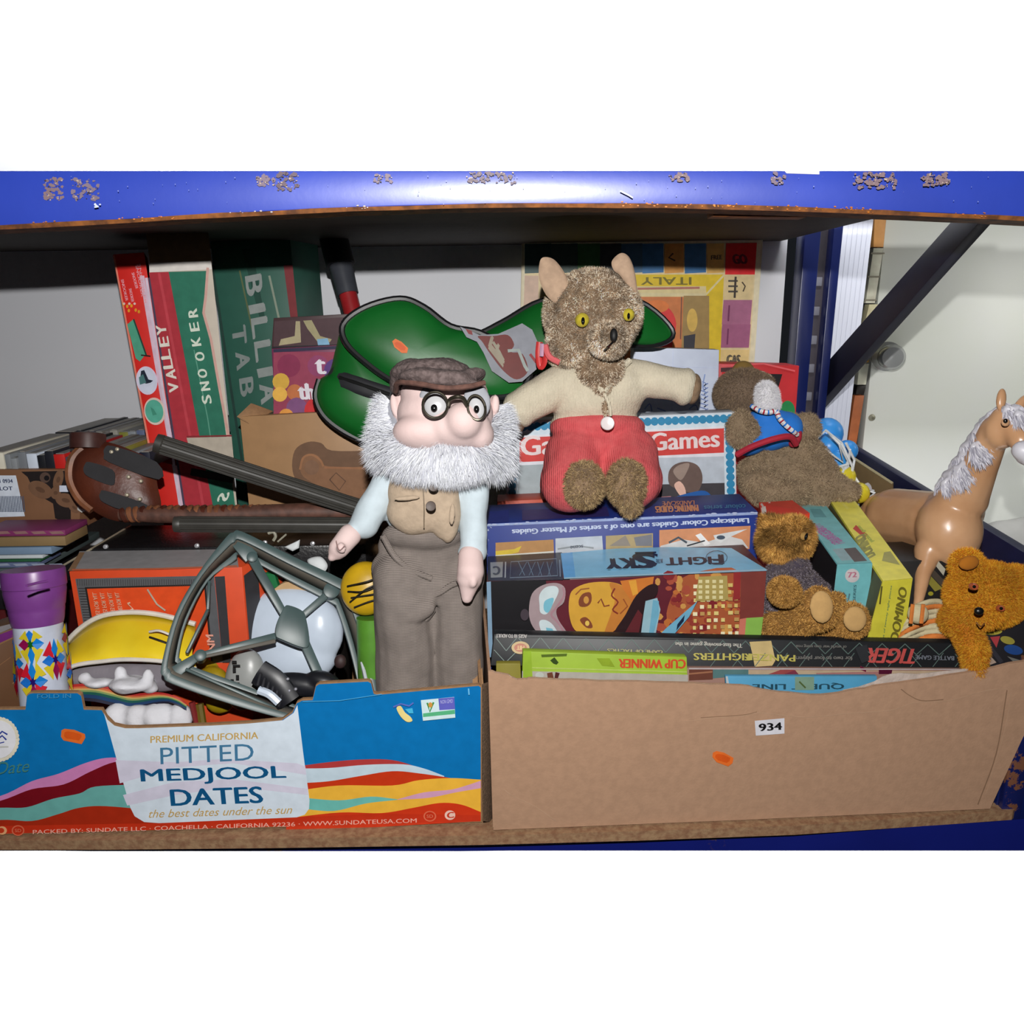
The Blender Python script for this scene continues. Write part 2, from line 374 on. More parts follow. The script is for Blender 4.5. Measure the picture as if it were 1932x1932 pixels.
for i in range(n_-1):
    a, b = i, i+1
    fs += [(a, b, n_+b, n_+a), (2*n_+b, 2*n_+a, 3*n_+a, 3*n_+b), (a, 2*n_+a, 2*n_+b, b), (n_+a, n_+b, 3*n_+b, 3*n_+a)]
fs += [(0, n_, 3*n_, 2*n_), (n_-1, 3*n_-1, 4*n_-1, 2*n_-1)]
beam = mesh('upper_beam', vs, fs, beamm, rack, bev=.0016)
# rust chips and scuffs with a shape of their own on the beam face
pr = Print(PY(966, 360, BY), (0, -1, 0), lift=.0004, step=.00002)
def chips(x0, x1, y0, y1, n, c, smin=1, smax=4):
    for _ in range(n):
        x, y = random.uniform(x0, x1), random.uniform(y0, y1); r = random.uniform(smin, smax)
        if y < 325: y = 326
        k = random.randint(5, 8); pr.poly([(x+r*random.uniform(.5, 1.3)*math.cos(6.283*i/k), max(323.5, y+r*random.uniform(.4, 1)*math.sin(6.283*i/k))) for i in range(k)], c)
for (x0, x1, y0, y1, n) in ((84, 118, 335, 378, 40), (135, 186, 338, 378, 50), (484, 520, 330, 352, 30), (525, 564, 325, 358, 34), (705, 740, 330, 345, 18), (880, 975, 324, 346, 46), (1262, 1300, 326, 342, 22), (1455, 1480, 326, 348, 20), (1612, 1690, 326, 355, 60), (1742, 1790, 326, 350, 44)):
    chips(x0, x1, y0, y1, n, random.choice([(134, 118, 134), (138, 116, 122), (112, 96, 108)]), 1.5, 6); chips(x0, x1, y0, y1, n//4, (196, 176, 160), .8, 2.2)
    chips(x0, x1, y0, y1, n//4, (70, 62, 66), .8, 2.2)
chips(30, 1900, 328, 385, 60, (150, 160, 210), .5, 1.4)
chips(176, 190, 383, 393, 5, (220, 228, 250), 2, 3.5)
pr.line([(1170, 360), (1178, 364), (1186, 368), (1194, 373)], 2.5, (225, 232, 245))
pr.done('rust_patch', rack)['kind'] = 'stuff'; 
# bare rusty lip along the bottom edge of the beam, orange underside
rust = mat('rusty_lip', (160, 96, 40), rough=.7, nz=.5, ns=70, c2=(96, 56, 28), k=1.1)
lipv, lipf = [], []
for i, (x, y) in enumerate(bot):
    jj = random.uniform(-1.5, 1.2); a = PY(x, y-1+jj, BY-.0012); b = PY(x, y+7+random.uniform(-.8, .8), BY+.001); lipv += [a, b, b+Vector((0, .046, .0)), a+Vector((0, .044, 0))]
for i in range(n_-1):
    k = i*4; lipf += [(k+j, k+4+j, k+4+(j+1) % 4, k+(j+1) % 4) for j in range(4)]
lipf += [(0, 1, 2, 3), tuple(len(lipv)-4+j for j in (3, 2, 1, 0))]
mesh('beam_lip', lipv, lipf, rust, rack)
cv, cf = [], []
pr = Print(PY(966, 390, BY-.0014), (0, -1, 0), lift=.0003, step=.00002)
for x0, x1, n, c in ((225, 330, 26, (214, 128, 60)), (400, 520, 12, (200, 190, 190)), (1150, 1260, 24, (214, 128, 50)), (1270, 1420, 40, (222, 140, 56)), (1425, 1650, 60, (206, 120, 40)), (1790, 1860, 16, (190, 110, 60)), (60, 130, 10, (170, 110, 90)), (640, 700, 12, (214, 200, 190))):
    for _ in range(n//2):
        x = random.uniform(x0, x1); i = min(range(len(bot)), key=lambda j: abs(bot[j][0]-x)); i = max(0, min(len(bot)-2, i if bot[i][0] < x else i-1))
        t = (x-bot[i][0])/(bot[i+1][0]-bot[i][0]); y = bot[i][1]*(1-t)+bot[i+1][1]*t+random.uniform(-5, 4); r = random.uniform(.8, 2.3)
        pr.poly([(x+r*1.3*math.cos(6.283*k/6)*random.uniform(.6, 1.2), y+r*.7*math.sin(6.283*k/6)) for k in range(6)], c)
pr.done('rust_patch', rack)['kind'] = 'stuff'
# price ticket edge stuck at the top of the beam
tk = Print(PY(1500, 325, BY), (0, -1, 0), lift=.0012); tk.poly([(1480, 322.5), (1546, 322.5), (1546, 329), (1484, 327)], (236, 232, 235)); tk.done('paper_label', rack)
# deck of the shelf above
zt = PY(966, 322, BY).z
deckm = mat('deck_board', (44, 34, 28), 1.2, rough=.75, nz=.2, ns=30, bump=.2)
box('upper_deck', (-1.6, BY+.05, zt-.018), (.585, WB-.002, zt-.002), deckm, rack)
hexa('deck_support', [PY(1345, 397, BY+.05), PY(1524, 399, BY+.05), PY(1524, 410, BY+.05), PY(1345, 408, BY+.05)], (0, .03, 0), mat('raw_rust_steel', (150, 84, 26), 1.1, rough=.6, nz=.4, ns=60), rack)
# right end frame
nav = worn('navy_enamel', (17, 33, 98), (60, 40, 34), thr=.66, sc=9, k=1.25)
dark = mat('dark_slot', (20, 20, 26), 1.6, rough=.6)
UY = 1.72
ur = [PY(1524, 380, UY), PY(1596, 380, UY), PY(1549, 860, UY), PY(1486, 860, UY)]
def lerpq(q, u, v): return q[0].lerp(q[1], u).lerp(q[3].lerp(q[2], u), v)
for u0, u1, nm in ((0, .42, 'upright_flange'), (.76, 1, 'upright_flange')):
    hexa(nm, [lerpq(ur, u0, -.1), lerpq(ur, u1, -.1), lerpq(ur, u1, 1.3), lerpq(ur, u0, 1.3)], (0, .05, 0), nav, rack)
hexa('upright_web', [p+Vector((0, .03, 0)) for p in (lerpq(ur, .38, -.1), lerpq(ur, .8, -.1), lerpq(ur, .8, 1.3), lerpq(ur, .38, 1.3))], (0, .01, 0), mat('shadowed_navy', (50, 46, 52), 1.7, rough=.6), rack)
for i in range(6):
    v = .28+i*.115; q = [lerpq(ur, .46, v), lerpq(ur, .7, v), lerpq(ur, .7, v+.035), lerpq(ur, .46, v+.035)]
    hexa('upright_slot', [p+Vector((0, .026, 0)) for p in q], (0, .005, 0), mat('grey_steel', (92, 92, 100), 1.7, rough=.5), rack)
def band(name, a, b, X, wd0, wd1, m, th=.03):
    # bar in the end-frame plane from pixel a to pixel b (upper edge), wd = height in px
    q = [PX(*a, X), PX(*b, X), PX(b[0]+wd1[0], b[1]+wd1[1], X), PX(a[0]+wd0[0], a[1]+wd0[1], X)]
    return hexa(name, q, (th, 0, 0), m, rack)
br = mat('brace_navy', (17, 17, 40), 1.2, rough=.5, nz=.1)
band('diagonal_brace', (1512, 738), (1806, 405), .69, (20, 42), (54, 0), br, .02)
band('lower_brace', (1588, 832), (1990, 1078), .82, (10, 40), (0, 165), mat('lower_navy', (22, 26, 62), 1.2, rough=.45), .02)
hexa('front_upright', [Vector((.69, 1.0, .10)), Vector((.80, 1.0, .10)), Vector((.80, 1.0, -.045)), Vector((.69, 1.0, -.045))], (0, .06, 0), nav, rack)
hexa('front_upright_side', [Vector((.692, .99, .23)), Vector((.72, .99, .23)), Vector((.72, .99, -.04)), Vector((.692, .99, -.04))], (0, .012, 0), worn('slot_rust', (24, 34, 100), (120, 70, 40), thr=.5, sc=30), rack)
# board of the shelf
bd = [(-420, 1578), (-60, 1590), (200, 1590), (500, 1587), (900, 1581), (1200, 1573), (1500, 1562), (1800, 1542), (1912, 1534), (1926, 1522), (1918, 1496), (1893, 1458), (1872, 1438)]
tp = [PZ(x, y-8, 0) for x, y in bd]
ybk = WB-.004
poly = [Vector((p.x, p.y, -.003)) for p in tp]+[Vector((.60, ybk, -.003)), Vector((-1.5, ybk, -.003))]
chip = mat('chipboard', (176, 140, 104), rough=.85, nz=.25, ns=120, bump=.5, bs=160, c2=(150, 108, 78), k=1.2)
prism('shelf_board', poly, (0, 0, -.015), chip, rack)
lb = spl2([(-420, 1580), (-40, 1594), (250, 1602), (600, 1602), (960, 1599), (1300, 1588), (1600, 1572), (1960, 1548), (2300, 1510)], 4)
LY = .975
vs = []; n_ = len(lb)
for x, y in lb: vs += [PY(x, y-5, LY), PY(x, 1605, LY) if y < 1600 else PY(x, 1606, LY)]
vs2 = [v+Vector((0, .03, 0)) for v in vs]; fs = []
for i in range(n_-1):
    a = 2*i; fs += [(a, a+2, a+3, a+1), (2*n_+a, 2*n_+a+1, 2*n_+a+3, 2*n_+a+2), (a+1, a+3, 2*n_+a+3, 2*n_+a+1)]
mesh('lower_beam', vs+vs2, fs, worn('shaded_enamel', (20, 32, 128), (66, 40, 60), thr=.66, sc=8, k=1.2), rack)  # darker blue enamel, with the board overhang's shade put into its colour
# ============================================================ helpers for cartons
def CM(c, d=1.12, rough=.5, **kw):
    return mat('card_%d_%d_%d_%d' % (*c, int(d*10)), c, d, rough=rough, nz=.05, ns=30, **kw)
def to_z(a, b, z):     # continue the edge a->b down to height z
    t = (z-a.z)/(b.z-a.z); return a+(b-a)*t
def carton(name, label, cat, px, Y, D, col, zb=None, d=None, group=None, part='carton', m=None, bev=.001):
    q = [PY(*p, Y) for p in px] if not isinstance(Y, (list, tuple)) else [PY(*p, y) for p, y in zip(px, Y)]
    if zb is not None: q[3] = to_z(q[0], q[3], zb); q[2] = to_z(q[1], q[2], zb)
    base = (q[2]+q[3])/2
    t = thing(name, label, cat, base, group); d = d or (q[0].y)
    hexa(part, q, D, m or CM(col, d), t, bev)
    return t, q
def fprint(q, d=None, **kw): return Print.on(q[0], q[1], q[2] if (q[2]-q[1]).length > .002 else q[3], d=d or q[0].y, **kw)
def tprint(q, D, d=None, k=.6, **kw): return Print.on(q[0], q[1], q[0]+(D[0] if isinstance(D, list) else Vector(D)), d=d or q[0].y, k=k, **kw)
def pillow(name, outl, o, n, T, m, parent, rings=9, c=None, pw=.5, back=.15, cu=True):
    o = Vector(o); n = Vector(n).normalized(); n = n if n.dot(CAMLOC-o) > 0 else -n
    P = [PN(x, y, o, n) for x, y in (spl2(outl, 5, True) if cu else outl)]; N = len(P)
    ctr = PN(*c, o, n) if c else sum(P, Vector())/N
    vs, fs = list(P), []
    for side, TT in ((1, T), (-1, T*back)):
        prev = list(range(N))
        for r in range(1, rings):
            s = 1-r/rings; h = TT*(1-s**2.4)**pw; cur = []
            for p in P: vs.append(ctr+(p-ctr)*s+n*h*side); cur.append(len(vs)-1)
            for k in range(N): fs.append((prev[k], prev[(k+1) % N], cur[(k+1) % N], cur[k]))
            prev = cur
        vs.append(ctr+n*TT*side); ci = len(vs)-1
        for k in range(N): fs.append((prev[k], prev[(k+1) % N], ci))
    return mesh(name, vs, fs, m, parent, smooth=True)
def piping(name, outl, o, n, r, m, parent, lift=0, cu=True, closed=True):
    o = Vector(o); n = Vector(n).normalized(); n = n if n.dot(CAMLOC-o) > 0 else -n
    P = [PN(x, y, o, n)+n*lift for x, y in (spl2(outl, 5, closed) if cu else outl)]
    return tube(name, P+(P[:1] if closed else []), r, m, parent, seg=8)
def sticker(px, o, n, label, wobble=0):
    p = Print(o, n, lift=.0016, d=1.12); t = p.poly(px, (240, 116, 44)); cx = sum(a for a, b in px)/len(px); cy = sum(b for a, b in px)/len(px)
    inn = [(cx+(a-cx)*.72, cy+(b-cy)*.6) for a, b in px]; p.poly(inn, (226, 92, 26))
    ob = p.done('price_sticker', None); return tag(ob, label, 'sticker', None)
# ============================================================ left: date box
FY = PZ(450, 1573, 0).y
q0 = PZ(-90, 1577, 0); q1 = PZ(908, 1551, 0); fn = (q1-q0).cross(Vector((0, 0, 1)))
def FB(x, y): return PN(x, y, q0, fn)
t = thing('fruit_box', 'printed blue cardboard fruit box with orange and yellow waves and white title panel', 'box', (q0+q1)/2)
outl = [(-90, 1337), (48, 1336), (51, 1310), (56, 1306), (62, 1305), (146, 1305), (153, 1310), (158, 1336), (192, 1337), (200, 1352), (214, 1366), (236, 1371), (262, 1371), (400, 1366), (470, 1362), (532, 1356), (552, 1342), (560, 1324), (570, 1319), (590, 1318), (596, 1292), (602, 1288), (694, 1283), (700, 1286), (705, 1306), (712, 1308), (903, 1291), (908, 1294), (909, 1551), (-90, 1577)]
bn = fn.normalized(); bn = bn if bn.y > 0 else -bn
kraft = mat('kraft_board', (158, 120, 84), rough=.8, nz=.1, ns=120, bump=.15, bs=300)
kdark = mat('kraft_inside', (120, 84, 58), rough=.85, nz=.12, ns=60)
prism('front_panel', [FB(x, y) for x, y in outl], bn*.005, kraft, t)
p = Print(q0, fn, d=1.12, k=.86, lift=.0005)
face = [(x, y+3 if y < 1400 else y-1.5) for x, y in outl]; face = [(min(907, x), y) for x, y in face]
p.poly(face, (12, 114, 180))
wl_ = lambda pts: spl2(pts, 5)
def wave(topl, botl, c): p.poly(wl_(topl)+list(reversed(wl_(botl))), c)
wave([(-90, 1520), (0, 1502), (60, 1474), (110, 1460), (160, 1440), (200, 1430), (250, 1430)], [(-90, 1560), (0, 1540), (60, 1530), (110, 1500), (160, 1480), (250, 1470)], (206, 130, 184))
wave([(-90, 1530), (0, 1511), (60, 1489), (120, 1480), (170, 1456), (215, 1438), (260, 1436)], [(-90, 1570), (0, 1560), (60, 1540), (120, 1530), (260, 1500)], (118, 16, 28))
wave([(-90, 1528), (0, 1524), (50, 1523), (100, 1507), (150, 1497), (180, 1484), (260, 1480)], [(-90, 1570), (260, 1560)], (106, 172, 166))
wave([(-90, 1560), (0, 1547), (60, 1549), (110, 1536), (150, 1524), (200, 1521), (300, 1530)], [(-90, 1574), (300, 1566)], (170, 44, 20))
wave([(560, 1446), (620, 1438), (680, 1433), (740, 1434), (790, 1448), (830, 1462)], [(560, 1470), (700, 1470), (830, 1466)], (178, 60, 60))
wave([(560, 1450), (620, 1449), (690, 1443), (760, 1442), (800, 1450), (838, 1464)], [(560, 1480), (838, 1480)], (196, 214, 226))
wave([(560, 1478), (620, 1474), (680, 1464), (740, 1455), (790, 1459), (850, 1468), (907, 1480)], [(560, 1500), (907, 1500)], (200, 56, 24))
wave([(560, 1492), (640, 1482), (740, 1482), (790, 1472), (850, 1468), (907, 1471)], [(560, 1550), (907, 1545)], (248, 190, 66))
wave([(750, 1508), (800, 1495), (850, 1490), (880, 1482), (907, 1473)], [(750, 1509), (810, 1505), (860, 1495), (907, 1487)], (214, 160, 190))
wave([(570, 1505), (640, 1510), (700, 1503), (750, 1508)], [(570, 1526), (630, 1530), (690, 1516), (750, 1509)], (110, 188, 178))
wave([(540, 1544), (640, 1533), (720, 1534), (780, 1524), (830, 1515), (870, 1518), (907, 1532)], [(540, 1570), (720, 1560), (907, 1549)], (206, 56, 26))
p.poly([(-90, 1560), (300, 1553), (560, 1542), (720, 1535), (907, 1538), (907, 1549.5), (-90, 1575.5)], (196, 50, 24))
# white title panel
p.poly([(196, 1345), (203, 1358), (216, 1369), (236, 1374), (262, 1374), (400, 1369), (470, 1365), (534, 1359), (554, 1345), (561, 1330), (572, 1420), (584, 1510), (583, 1526), (575, 1537), (560, 1542), (300, 1553), (272, 1551), (254, 1540), (246, 1524), (222, 1440)], (214, 226, 238))
p.poly([(218, 1434), (330, 1438), (420, 1432), (560, 1440), (576, 1446), (578, 1462), (440, 1440), (330, 1448), (226, 1478)], (212, 208, 226))
p.poly([(232, 1500), (330, 1475), (440, 1470), (580, 1488), (582, 1500), (440, 1484), (330, 1500), (240, 1520)], (212, 208, 226))
p.text('PREMIUM CALIFORNIA', (284, 1402), (487, 1394), (284, 1389), (198, 164, 98), .02)
p.text('PITTED', (303, 1442), (479, 1434), (302, 1411), (70, 122, 158))
p.text('MEDJOOL', (268, 1482), (540, 1475), (265, 1452), (18, 84, 130), .03)
p.text('DATES', (324, 1521), (496, 1515), (321, 1490), (18, 84, 130), .03)
p.text('the best dates under the sun', (281, 1543), (552, 1535), (280, 1528), (196, 160, 92), .0, .4)
p.text('PACKED BY: SUNDATE LLC · COACHELLA · CALIFORNIA 92236 · WWW.SUNDATEUSA.COM', (62, 1574), (786, 1552), (62, 1566), (236, 176, 160), .01)
for cx, cy in ((34, 1567), (811, 1540)): p.ell(cx, cy, 12, 10, (220, 110, 80)); p.ell(cx, cy, 9.5, 8, (196, 50, 24)); p.text('SD', (cx-6, cy+3), (cx+6, cy+3), (cx-6, cy-3), (226, 130, 100))
p.ell(849, 1538, 10, 9, (240, 200, 186)); p.text('C', (844, 1544), (856, 1543), (844, 1533), (200, 56, 30), .05)
p.ell(4, 1567, 9, 8, (230, 170, 120)); p.ell(2, 1567, 6, 5, (196, 60, 30))
# round seal and script at the far left
for k in range(34):
    a = 6.283*k/34; p.ell(-3+35*math.cos(a), 1395+38*math.sin(a), 5, 5, (226, 220, 200), n=8)
p.ell(-3, 1395, 33, 36, (232, 232, 238)); p.line([(-6, 1390), (4, 1380), (14, 1386)], 3, (40, 60, 150)); p.line([(-6, 1396), (4, 1388), (12, 1396)], 3, (40, 60, 150)); p.line([(-30, 1398), (0, 1402), (8, 1400)], 2, (40, 60, 150)); p.line([(-20, 1410), (16, 1409)], 3, (196, 196, 190))
p.text('Date', (-8, 1462), (56, 1456), (-9, 1439), (68, 130, 130), .0, .35)
p.text('FOLD IN', (70, 1318), (134, 1317), (70, 1310), (70, 150, 200), .0)
# little emblems
p.poly(spl2([(748, 1336), (756, 1332), (764, 1344), (774, 1352), (778, 1360), (768, 1362), (756, 1352)], 3, True), (236, 216, 140)); p.line([(742, 1334), (756, 1328), (772, 1332), (780, 1326)], 3, (90, 110, 190)); p.poly([(764, 1338), (778, 1336), (780, 1346), (772, 1346)], (70, 180, 220))
p.poly([(794, 1321), (857, 1315), (859, 1354), (798, 1360)], (210, 232, 236)); p.poly([(827, 1318), (857, 1315.5), (858.5, 1338), (829, 1340)], (100, 100, 190)); p.poly([(798, 1346), (858, 1339), (858.5, 1347), (798, 1353)], (90, 180, 130))
p.line([(806, 1326), (811, 1343), (818, 1325)], 3.5, (66, 140, 70)); p.ell(812, 1330, 4, 5, (210, 150, 70)); p.text('NON GMO', (831, 1328), (854, 1326), (831, 1321), (190, 190, 230))
p.line([(571, 1324), (640, 1322), (706, 1312), (720, 1310)], 1.6, (70, 160, 214)); p.line([(884, 1299), (885, 1311)], 2.4, (110, 186, 226))
p.done('printed_face', t, INKG)
# sides, base of the box
E0, E1 = PZ(909, 1551, 0), FB(909, 1294)
sd = Vector((-.02, .24, 0))
hexa('side_panel', [E1+Vector((-.004, .006, .0)), E1+sd+Vector((0, 0, .03)), E0+sd, E0+Vector((-.004, .006, .001))], (.004, 0, 0), kraft, t, bev=0)
fl = PY(905, 1188, 1.12)
hexa('end_flap', [PY(893, 1188, 1.09), PY(905, 1192, 1.09), PY(915, 1330, 1.0), PY(891, 1330, 1.0)], (0, .004, 0), kraft, t, bev=0)
prism('base_panel', [FB(-90, 1577)+bn*.006, E0+bn*.006, E0+sd, FB(-90, 1577)+Vector((0, .24, 0))], (0, 0, .004), kdark, t)
cor = mat('corrugated_edge', (132, 106, 82), rough=.9, nz=.3, ns=300, bump=.6, bs=500)
hexa('corrugated_edge', [PY(909, 1296, FY+.002), PY(921, 1292, FY+.03), PY(929, 1553, FY+.03), PY(911, 1550, FY+.002)], (0, .01, 0), cor, t)
sticker([(116, 1378), (122, 1375), (140, 1377), (160, 1385), (161, 1392), (154, 1404), (120, 1397), (115, 1390)], q0, fn, 'orange price sticker on the blue front of the fruit box')
# ============================================================ left: shelf of books in a crate
CY = 1.32
t, q = carton('cardboard_crate', 'brown printed cardboard crate with white barcode label under the book rows', 'crate', [(-40, 886), (152, 886), (150, 1000), (-40, 1000)], CY, (0, .46, 0), (118, 84, 60), d=1.35)
p = fprint(q, d=1.32)
p.poly([(-40, 997), (-40, 990), (128, 990), (128, 997)], (96, 62, 46))
p.poly([(40, 890), (132, 888), (134, 990), (104, 978), (100, 950), (66, 930), (52, 900)], (34, 28, 28))
p.ell(85, 901, 10, 10, (84, 66, 58)); p.ell(88, 902, 5, 5, (24, 20, 22))
for a in ((76, 924, 24, 15, 25), (124, 944, 20, 13, 15), (110, 905, 9, 20, 15), (140, 958, 12, 8, 40), (105, 930, 10, 12, 0)): p.ell(*a[:4], (112, 82, 62), rot=a[4]); p.ell(a[0], a[1], a[2]*.4, a[3]*.3, (92, 66, 50), rot=a[4])
p.rect(112, 916, 132, 928, (206, 214, 230)); p.poly([(146, 954), (150, 958), (162, 964), (154, 967), (146, 962)], (180, 180, 176))
p.poly([(-40, 897), (30, 897), (47, 974), (-40, 977)], (206, 214, 226))
for i in range(18):
    x = -8+i*3; p.poly([(x, 936), (x+1.6, 936), (x+4.6, 966), (x+2.8, 966)], (70, 80, 100))
for yy, s in ((908, '1 0934'), (922, 'LOT')): p.text(s, (0, yy+3), (24, yy+3), (-1, yy-4), (50, 60, 90), .03)
p.done('printed_face', t)
bt = PY(60, 886, CY).z
cols = [(200, 196, 180), (120, 124, 128), (128, 132, 136), (110, 114, 120), (200, 210, 226), (22, 24, 30), (26, 28, 36), (180, 30, 26), (70, 70, 84), (120, 116, 110), (96, 30, 40), (140, 138, 130), (120, 120, 50), (128, 134, 140), (90, 100, 130), (20, 22, 40)]
names = ['cream', 'mid grey', 'grey', 'dull grey', 'white', 'black', 'charcoal', 'red', 'slate', 'taupe', 'maroon', 'pale stone', 'olive', 'silver', 'blue grey', 'navy']
ords = ['first', 'second', 'third', 'fourth', 'fifth', 'sixth', 'seventh', 'eighth', 'ninth', 'tenth', 'eleventh', 'twelfth', 'thirteenth', 'fourteenth', 'fifteenth', 'sixteenth']
edge = [-38, 6, 18, 30, 46, 66, 82, 100, 122, 140, 158, 176, 200, 222, 246, 262, 283]
for r, (y0, dy) in enumerate(((CY+.005, .21), (CY+.235, .20))):
    for i in range(16):
        a, b = PY(edge[i], 884, CY), PY(edge[i+1], 884, CY); h = .024+.006*random.random()-(.003*(i % 3))
        x0, x1 = a.x+.0006, b.x-.0006
        jy = .006*random.random(); c = cols[(i+r*5) % 16]; ya = y0+jy
        bk = thing('book', '%s-spined book, %s from the left in the %s row of the crate' % (names[(i+r*5) % 16], ords[i], ('front', 'back')[r]), 'book', ((x0+x1)/2, ya, bt), 'books standing in the crate at the left')
        z1 = bt+h+(.004 if r else 0)
        box('cover', (x0, ya, bt), (x1, ya+dy, z1), CM(c, 1.35), bk, .0006)
        box('page_block', (x0+.0025, ya+.004, z1-.0004), (x1-.0025, ya+dy-.006, z1+.0012), CM((112, 112, 110) if i % 3 else (128, 124, 118), 1.4), bk, 0)
# magazines under the crate
zt_ = PY(60, 1000, CY).z; my = 1.24
mg = [((130, 50, 100), 'purple', 1000, 1011), ((140, 116, 80), 'tan', 1012, 1030), ((120, 144, 170), 'pale blue', 1032, 1046), ((196, 204, 208), 'white', 1047, 1054), ((40, 92, 60), 'green', 1055, 1060), ((96, 108, 140), 'slate blue', 1061, 1071), ((80, 92, 92), 'grey', 1072, 1086), ((176, 190, 206), 'ice blue', 1087, 1110), ((24, 22, 26), 'black', 1111, 1150), ((84, 20, 22), 'dark red', 1151, 1190)]
for i, (c, nm, ya, yb) in enumerate(mg):
    xr = (122, 122, 96, 80, 76, 70, 60, 14, 40, 34)[i]
    a, b = PY(-40, ya, my), PY(xr, ya+.3, my); e = PY(xr, yb, my)
    if i == len(mg)-1: e = Vector((e.x, e.y, .002))
    tt = thing('magazine', '%s %s, number %s down in the pile below the cardboard crate' % (nm, 'carton' if i > 7 else 'magazine', ords[i]), 'magazine' if i < 8 else 'box', ((a.x+b.x)/2, my, e.z), 'papers piled under the crate')
    if i > 7: tt.name = 'flat_carton'
    box('cover', (a.x, my, e.z+.0005), (b.x, my+(.07 if b.z > .3 else .22), b.z), CM(c, 1.2), tt, .0006)
    if i in (0, 5): 
        pp = Print((0, my, 0), (0, -1, 0), d=1.2)
        for k in range(4): pp.poly([(-10+k*34, ya+3), (14+k*34, ya+2), (20+k*34, yb-4), (-4+k*34, yb-3)], (150, 110, 110) if i == 0 else (150, 160, 180))
        pp.done('printed_face', tt)
# brown box with purple lid edge at far left
t, q = carton('small_carton', 'brown worn carton with purple edge at lower left beside the purple tube', 'box', [(-60, 1215), (50, 1176), (52, 1335), (-60, 1345)], [1.00, 1.045, 1.045, 1.00], (-.03, .05, 0), (104, 70, 44), zb=.012, d=1.1)
p = fprint(q, d=1.1); p.poly([(-60, 1219), (46, 1180), (42, 1194), (-60, 1240)], (108, 36, 112)); p.poly([(-60, 1240), (42, 1194), (40, 1197), (-60, 1246)], (140, 104, 70))
p.line([(24, 1290), (48, 1262)], 1.5, (160, 124, 90)); p.line([(-10, 1262), (20, 1240)], 1.5, (140, 100, 70)); p.done('printed_face', t)
p = tprint(q, (-.03, .05, 0), d=1.1); p.poly([(-30, 1196), (0, 1182), (40, 1172), (48, 1174), (0, 1194)], (150, 145, 150)); p.done('printed_top', t)
# ============================================================ purple kaleidoscope tube
kt = PY(64, 1092, 1.06); kb_ = PY(86, 1330, 1.03); s = mpp(kt); ax = (kb_-kt).normalized(); L = (kb_-kt).length
t = thing('kaleidoscope', 'purple capped toy tube with rainbow star pattern standing behind blue box', 'toy', kb_)
pur = mat('purple_plastic', (122, 62, 138), rough=.35, nz=.04, c2=(128, 66, 146))
lathe('tube', kt+ax*.05, ax, [(0, 42*s), (L-.05, 42*s)], mat('tube_white', (206, 214, 232), rough=.4), t)
lathe('cap', kt-ax*.002, ax, [(-.012, 53*s), (-.010, 54*s), (.012, 54.5*s), (.013, 53*s), (.016, 52.5*s), (.018, 53*s), (.040, 49*s), (.042, 47.5*s), (.046, 47.5*s), (.06, 45*s), (.066, 43*s)], pur, t)
lathe('cap_recess', kt-ax*.0125, ax, [(-.0008, 50*s), (.0002, 50*s)], mat('purple_recess', (108, 56, 124), rough=.4), t)
bb = kt-ax*.0135
cyl = bb+Vector((0, 0, 0))
tube('cap_tab', [PN(50, 1105, bb, -ax), PN(70, 1100, bb, -ax), PN(90, 1096, bb, -ax)], .0018, pur, t, seg=8)
# pattern wrapped round the tube: small raised-ink diamonds and stars on the cylinder
pv, pf, pc = [], [], []; rad = 42*s+.0004; A1 = (BK-ax*BK.dot(ax)).normalized(); A2 = ax.cross(A1)
if A2.dot(RT) < 0: A2 = -A2
rr = [rad]
def cyl_poly(pts, c):
    b = len(pv); rr[0] += .00006
    for u, v in pts: pv.append(kt+ax*v+(A1*math.cos(u)+A2*math.sin(u))*rr[0])
    pf.append(list(range(b, b+len(pts)))); pc.append(alb(c, 1.1))
H0, H1 = .066, L-.02
cell_u, cell_v = .86, .052
for iv in range(-1, 5):
    for iu in range(-3, 4):
        u = iu*cell_u+.2; v = H0+.02+iv*cell_v+(iu % 2)*cell_v*.5
        if v < H0-.004 or v > L-.02: continue
        odd = (iv+iu) % 2; star = ((12, 100, 24), (40, 14, 106))[odd]
        for a in (45, 135, 225, 315):
            ca, sa = math.cos(R(a)), math.sin(R(a))
            q_ = [(u+(f*ca-g*sa)*cell_u, v+(f*sa+g*ca)*cell_v) for f, g in ((.08, 0), (.5, .26), (.5, -.26))]
            cyl_poly([(a_, max(H0, min(L-.012, b_))) for a_, b_ in q_], (226, 204, 44) if (a//90) % 2 else (214, 30, 50) if odd else (226, 204, 44))
        for a in (0, 90, 180, 270):
            ca, sa = math.cos(R(a)), math.sin(R(a)); w = .46
            q_ = [(u+(f*ca-g*sa)*cell_u, v+(f*sa+g*ca)*cell_v) for f, g in ((.04, 0), (.28, w*.34), (.58, 0), (.28, -w*.34))]
            cyl_poly([(a_, max(H0, min(L-.012, b_))) for a_, b_ in q_], ((22, 132, 220), (22, 132, 220), (150, 14, 80), (30, 120, 220))[(a//90+odd) % 4])
        cyl_poly([(u+cell_u*.15*(1 if k % 2 else .5)*math.cos(6.283*k/16), v+cell_v*.17*(1 if k % 2 else .5)*math.sin(6.283*k/16)) for k in range(16)], star)
o = Print.__new__(Print); o.vs, o.fs, o.cs, o.n = pv, pf, pc, BK; pp_ = o.done('star_pattern', t, INKG)
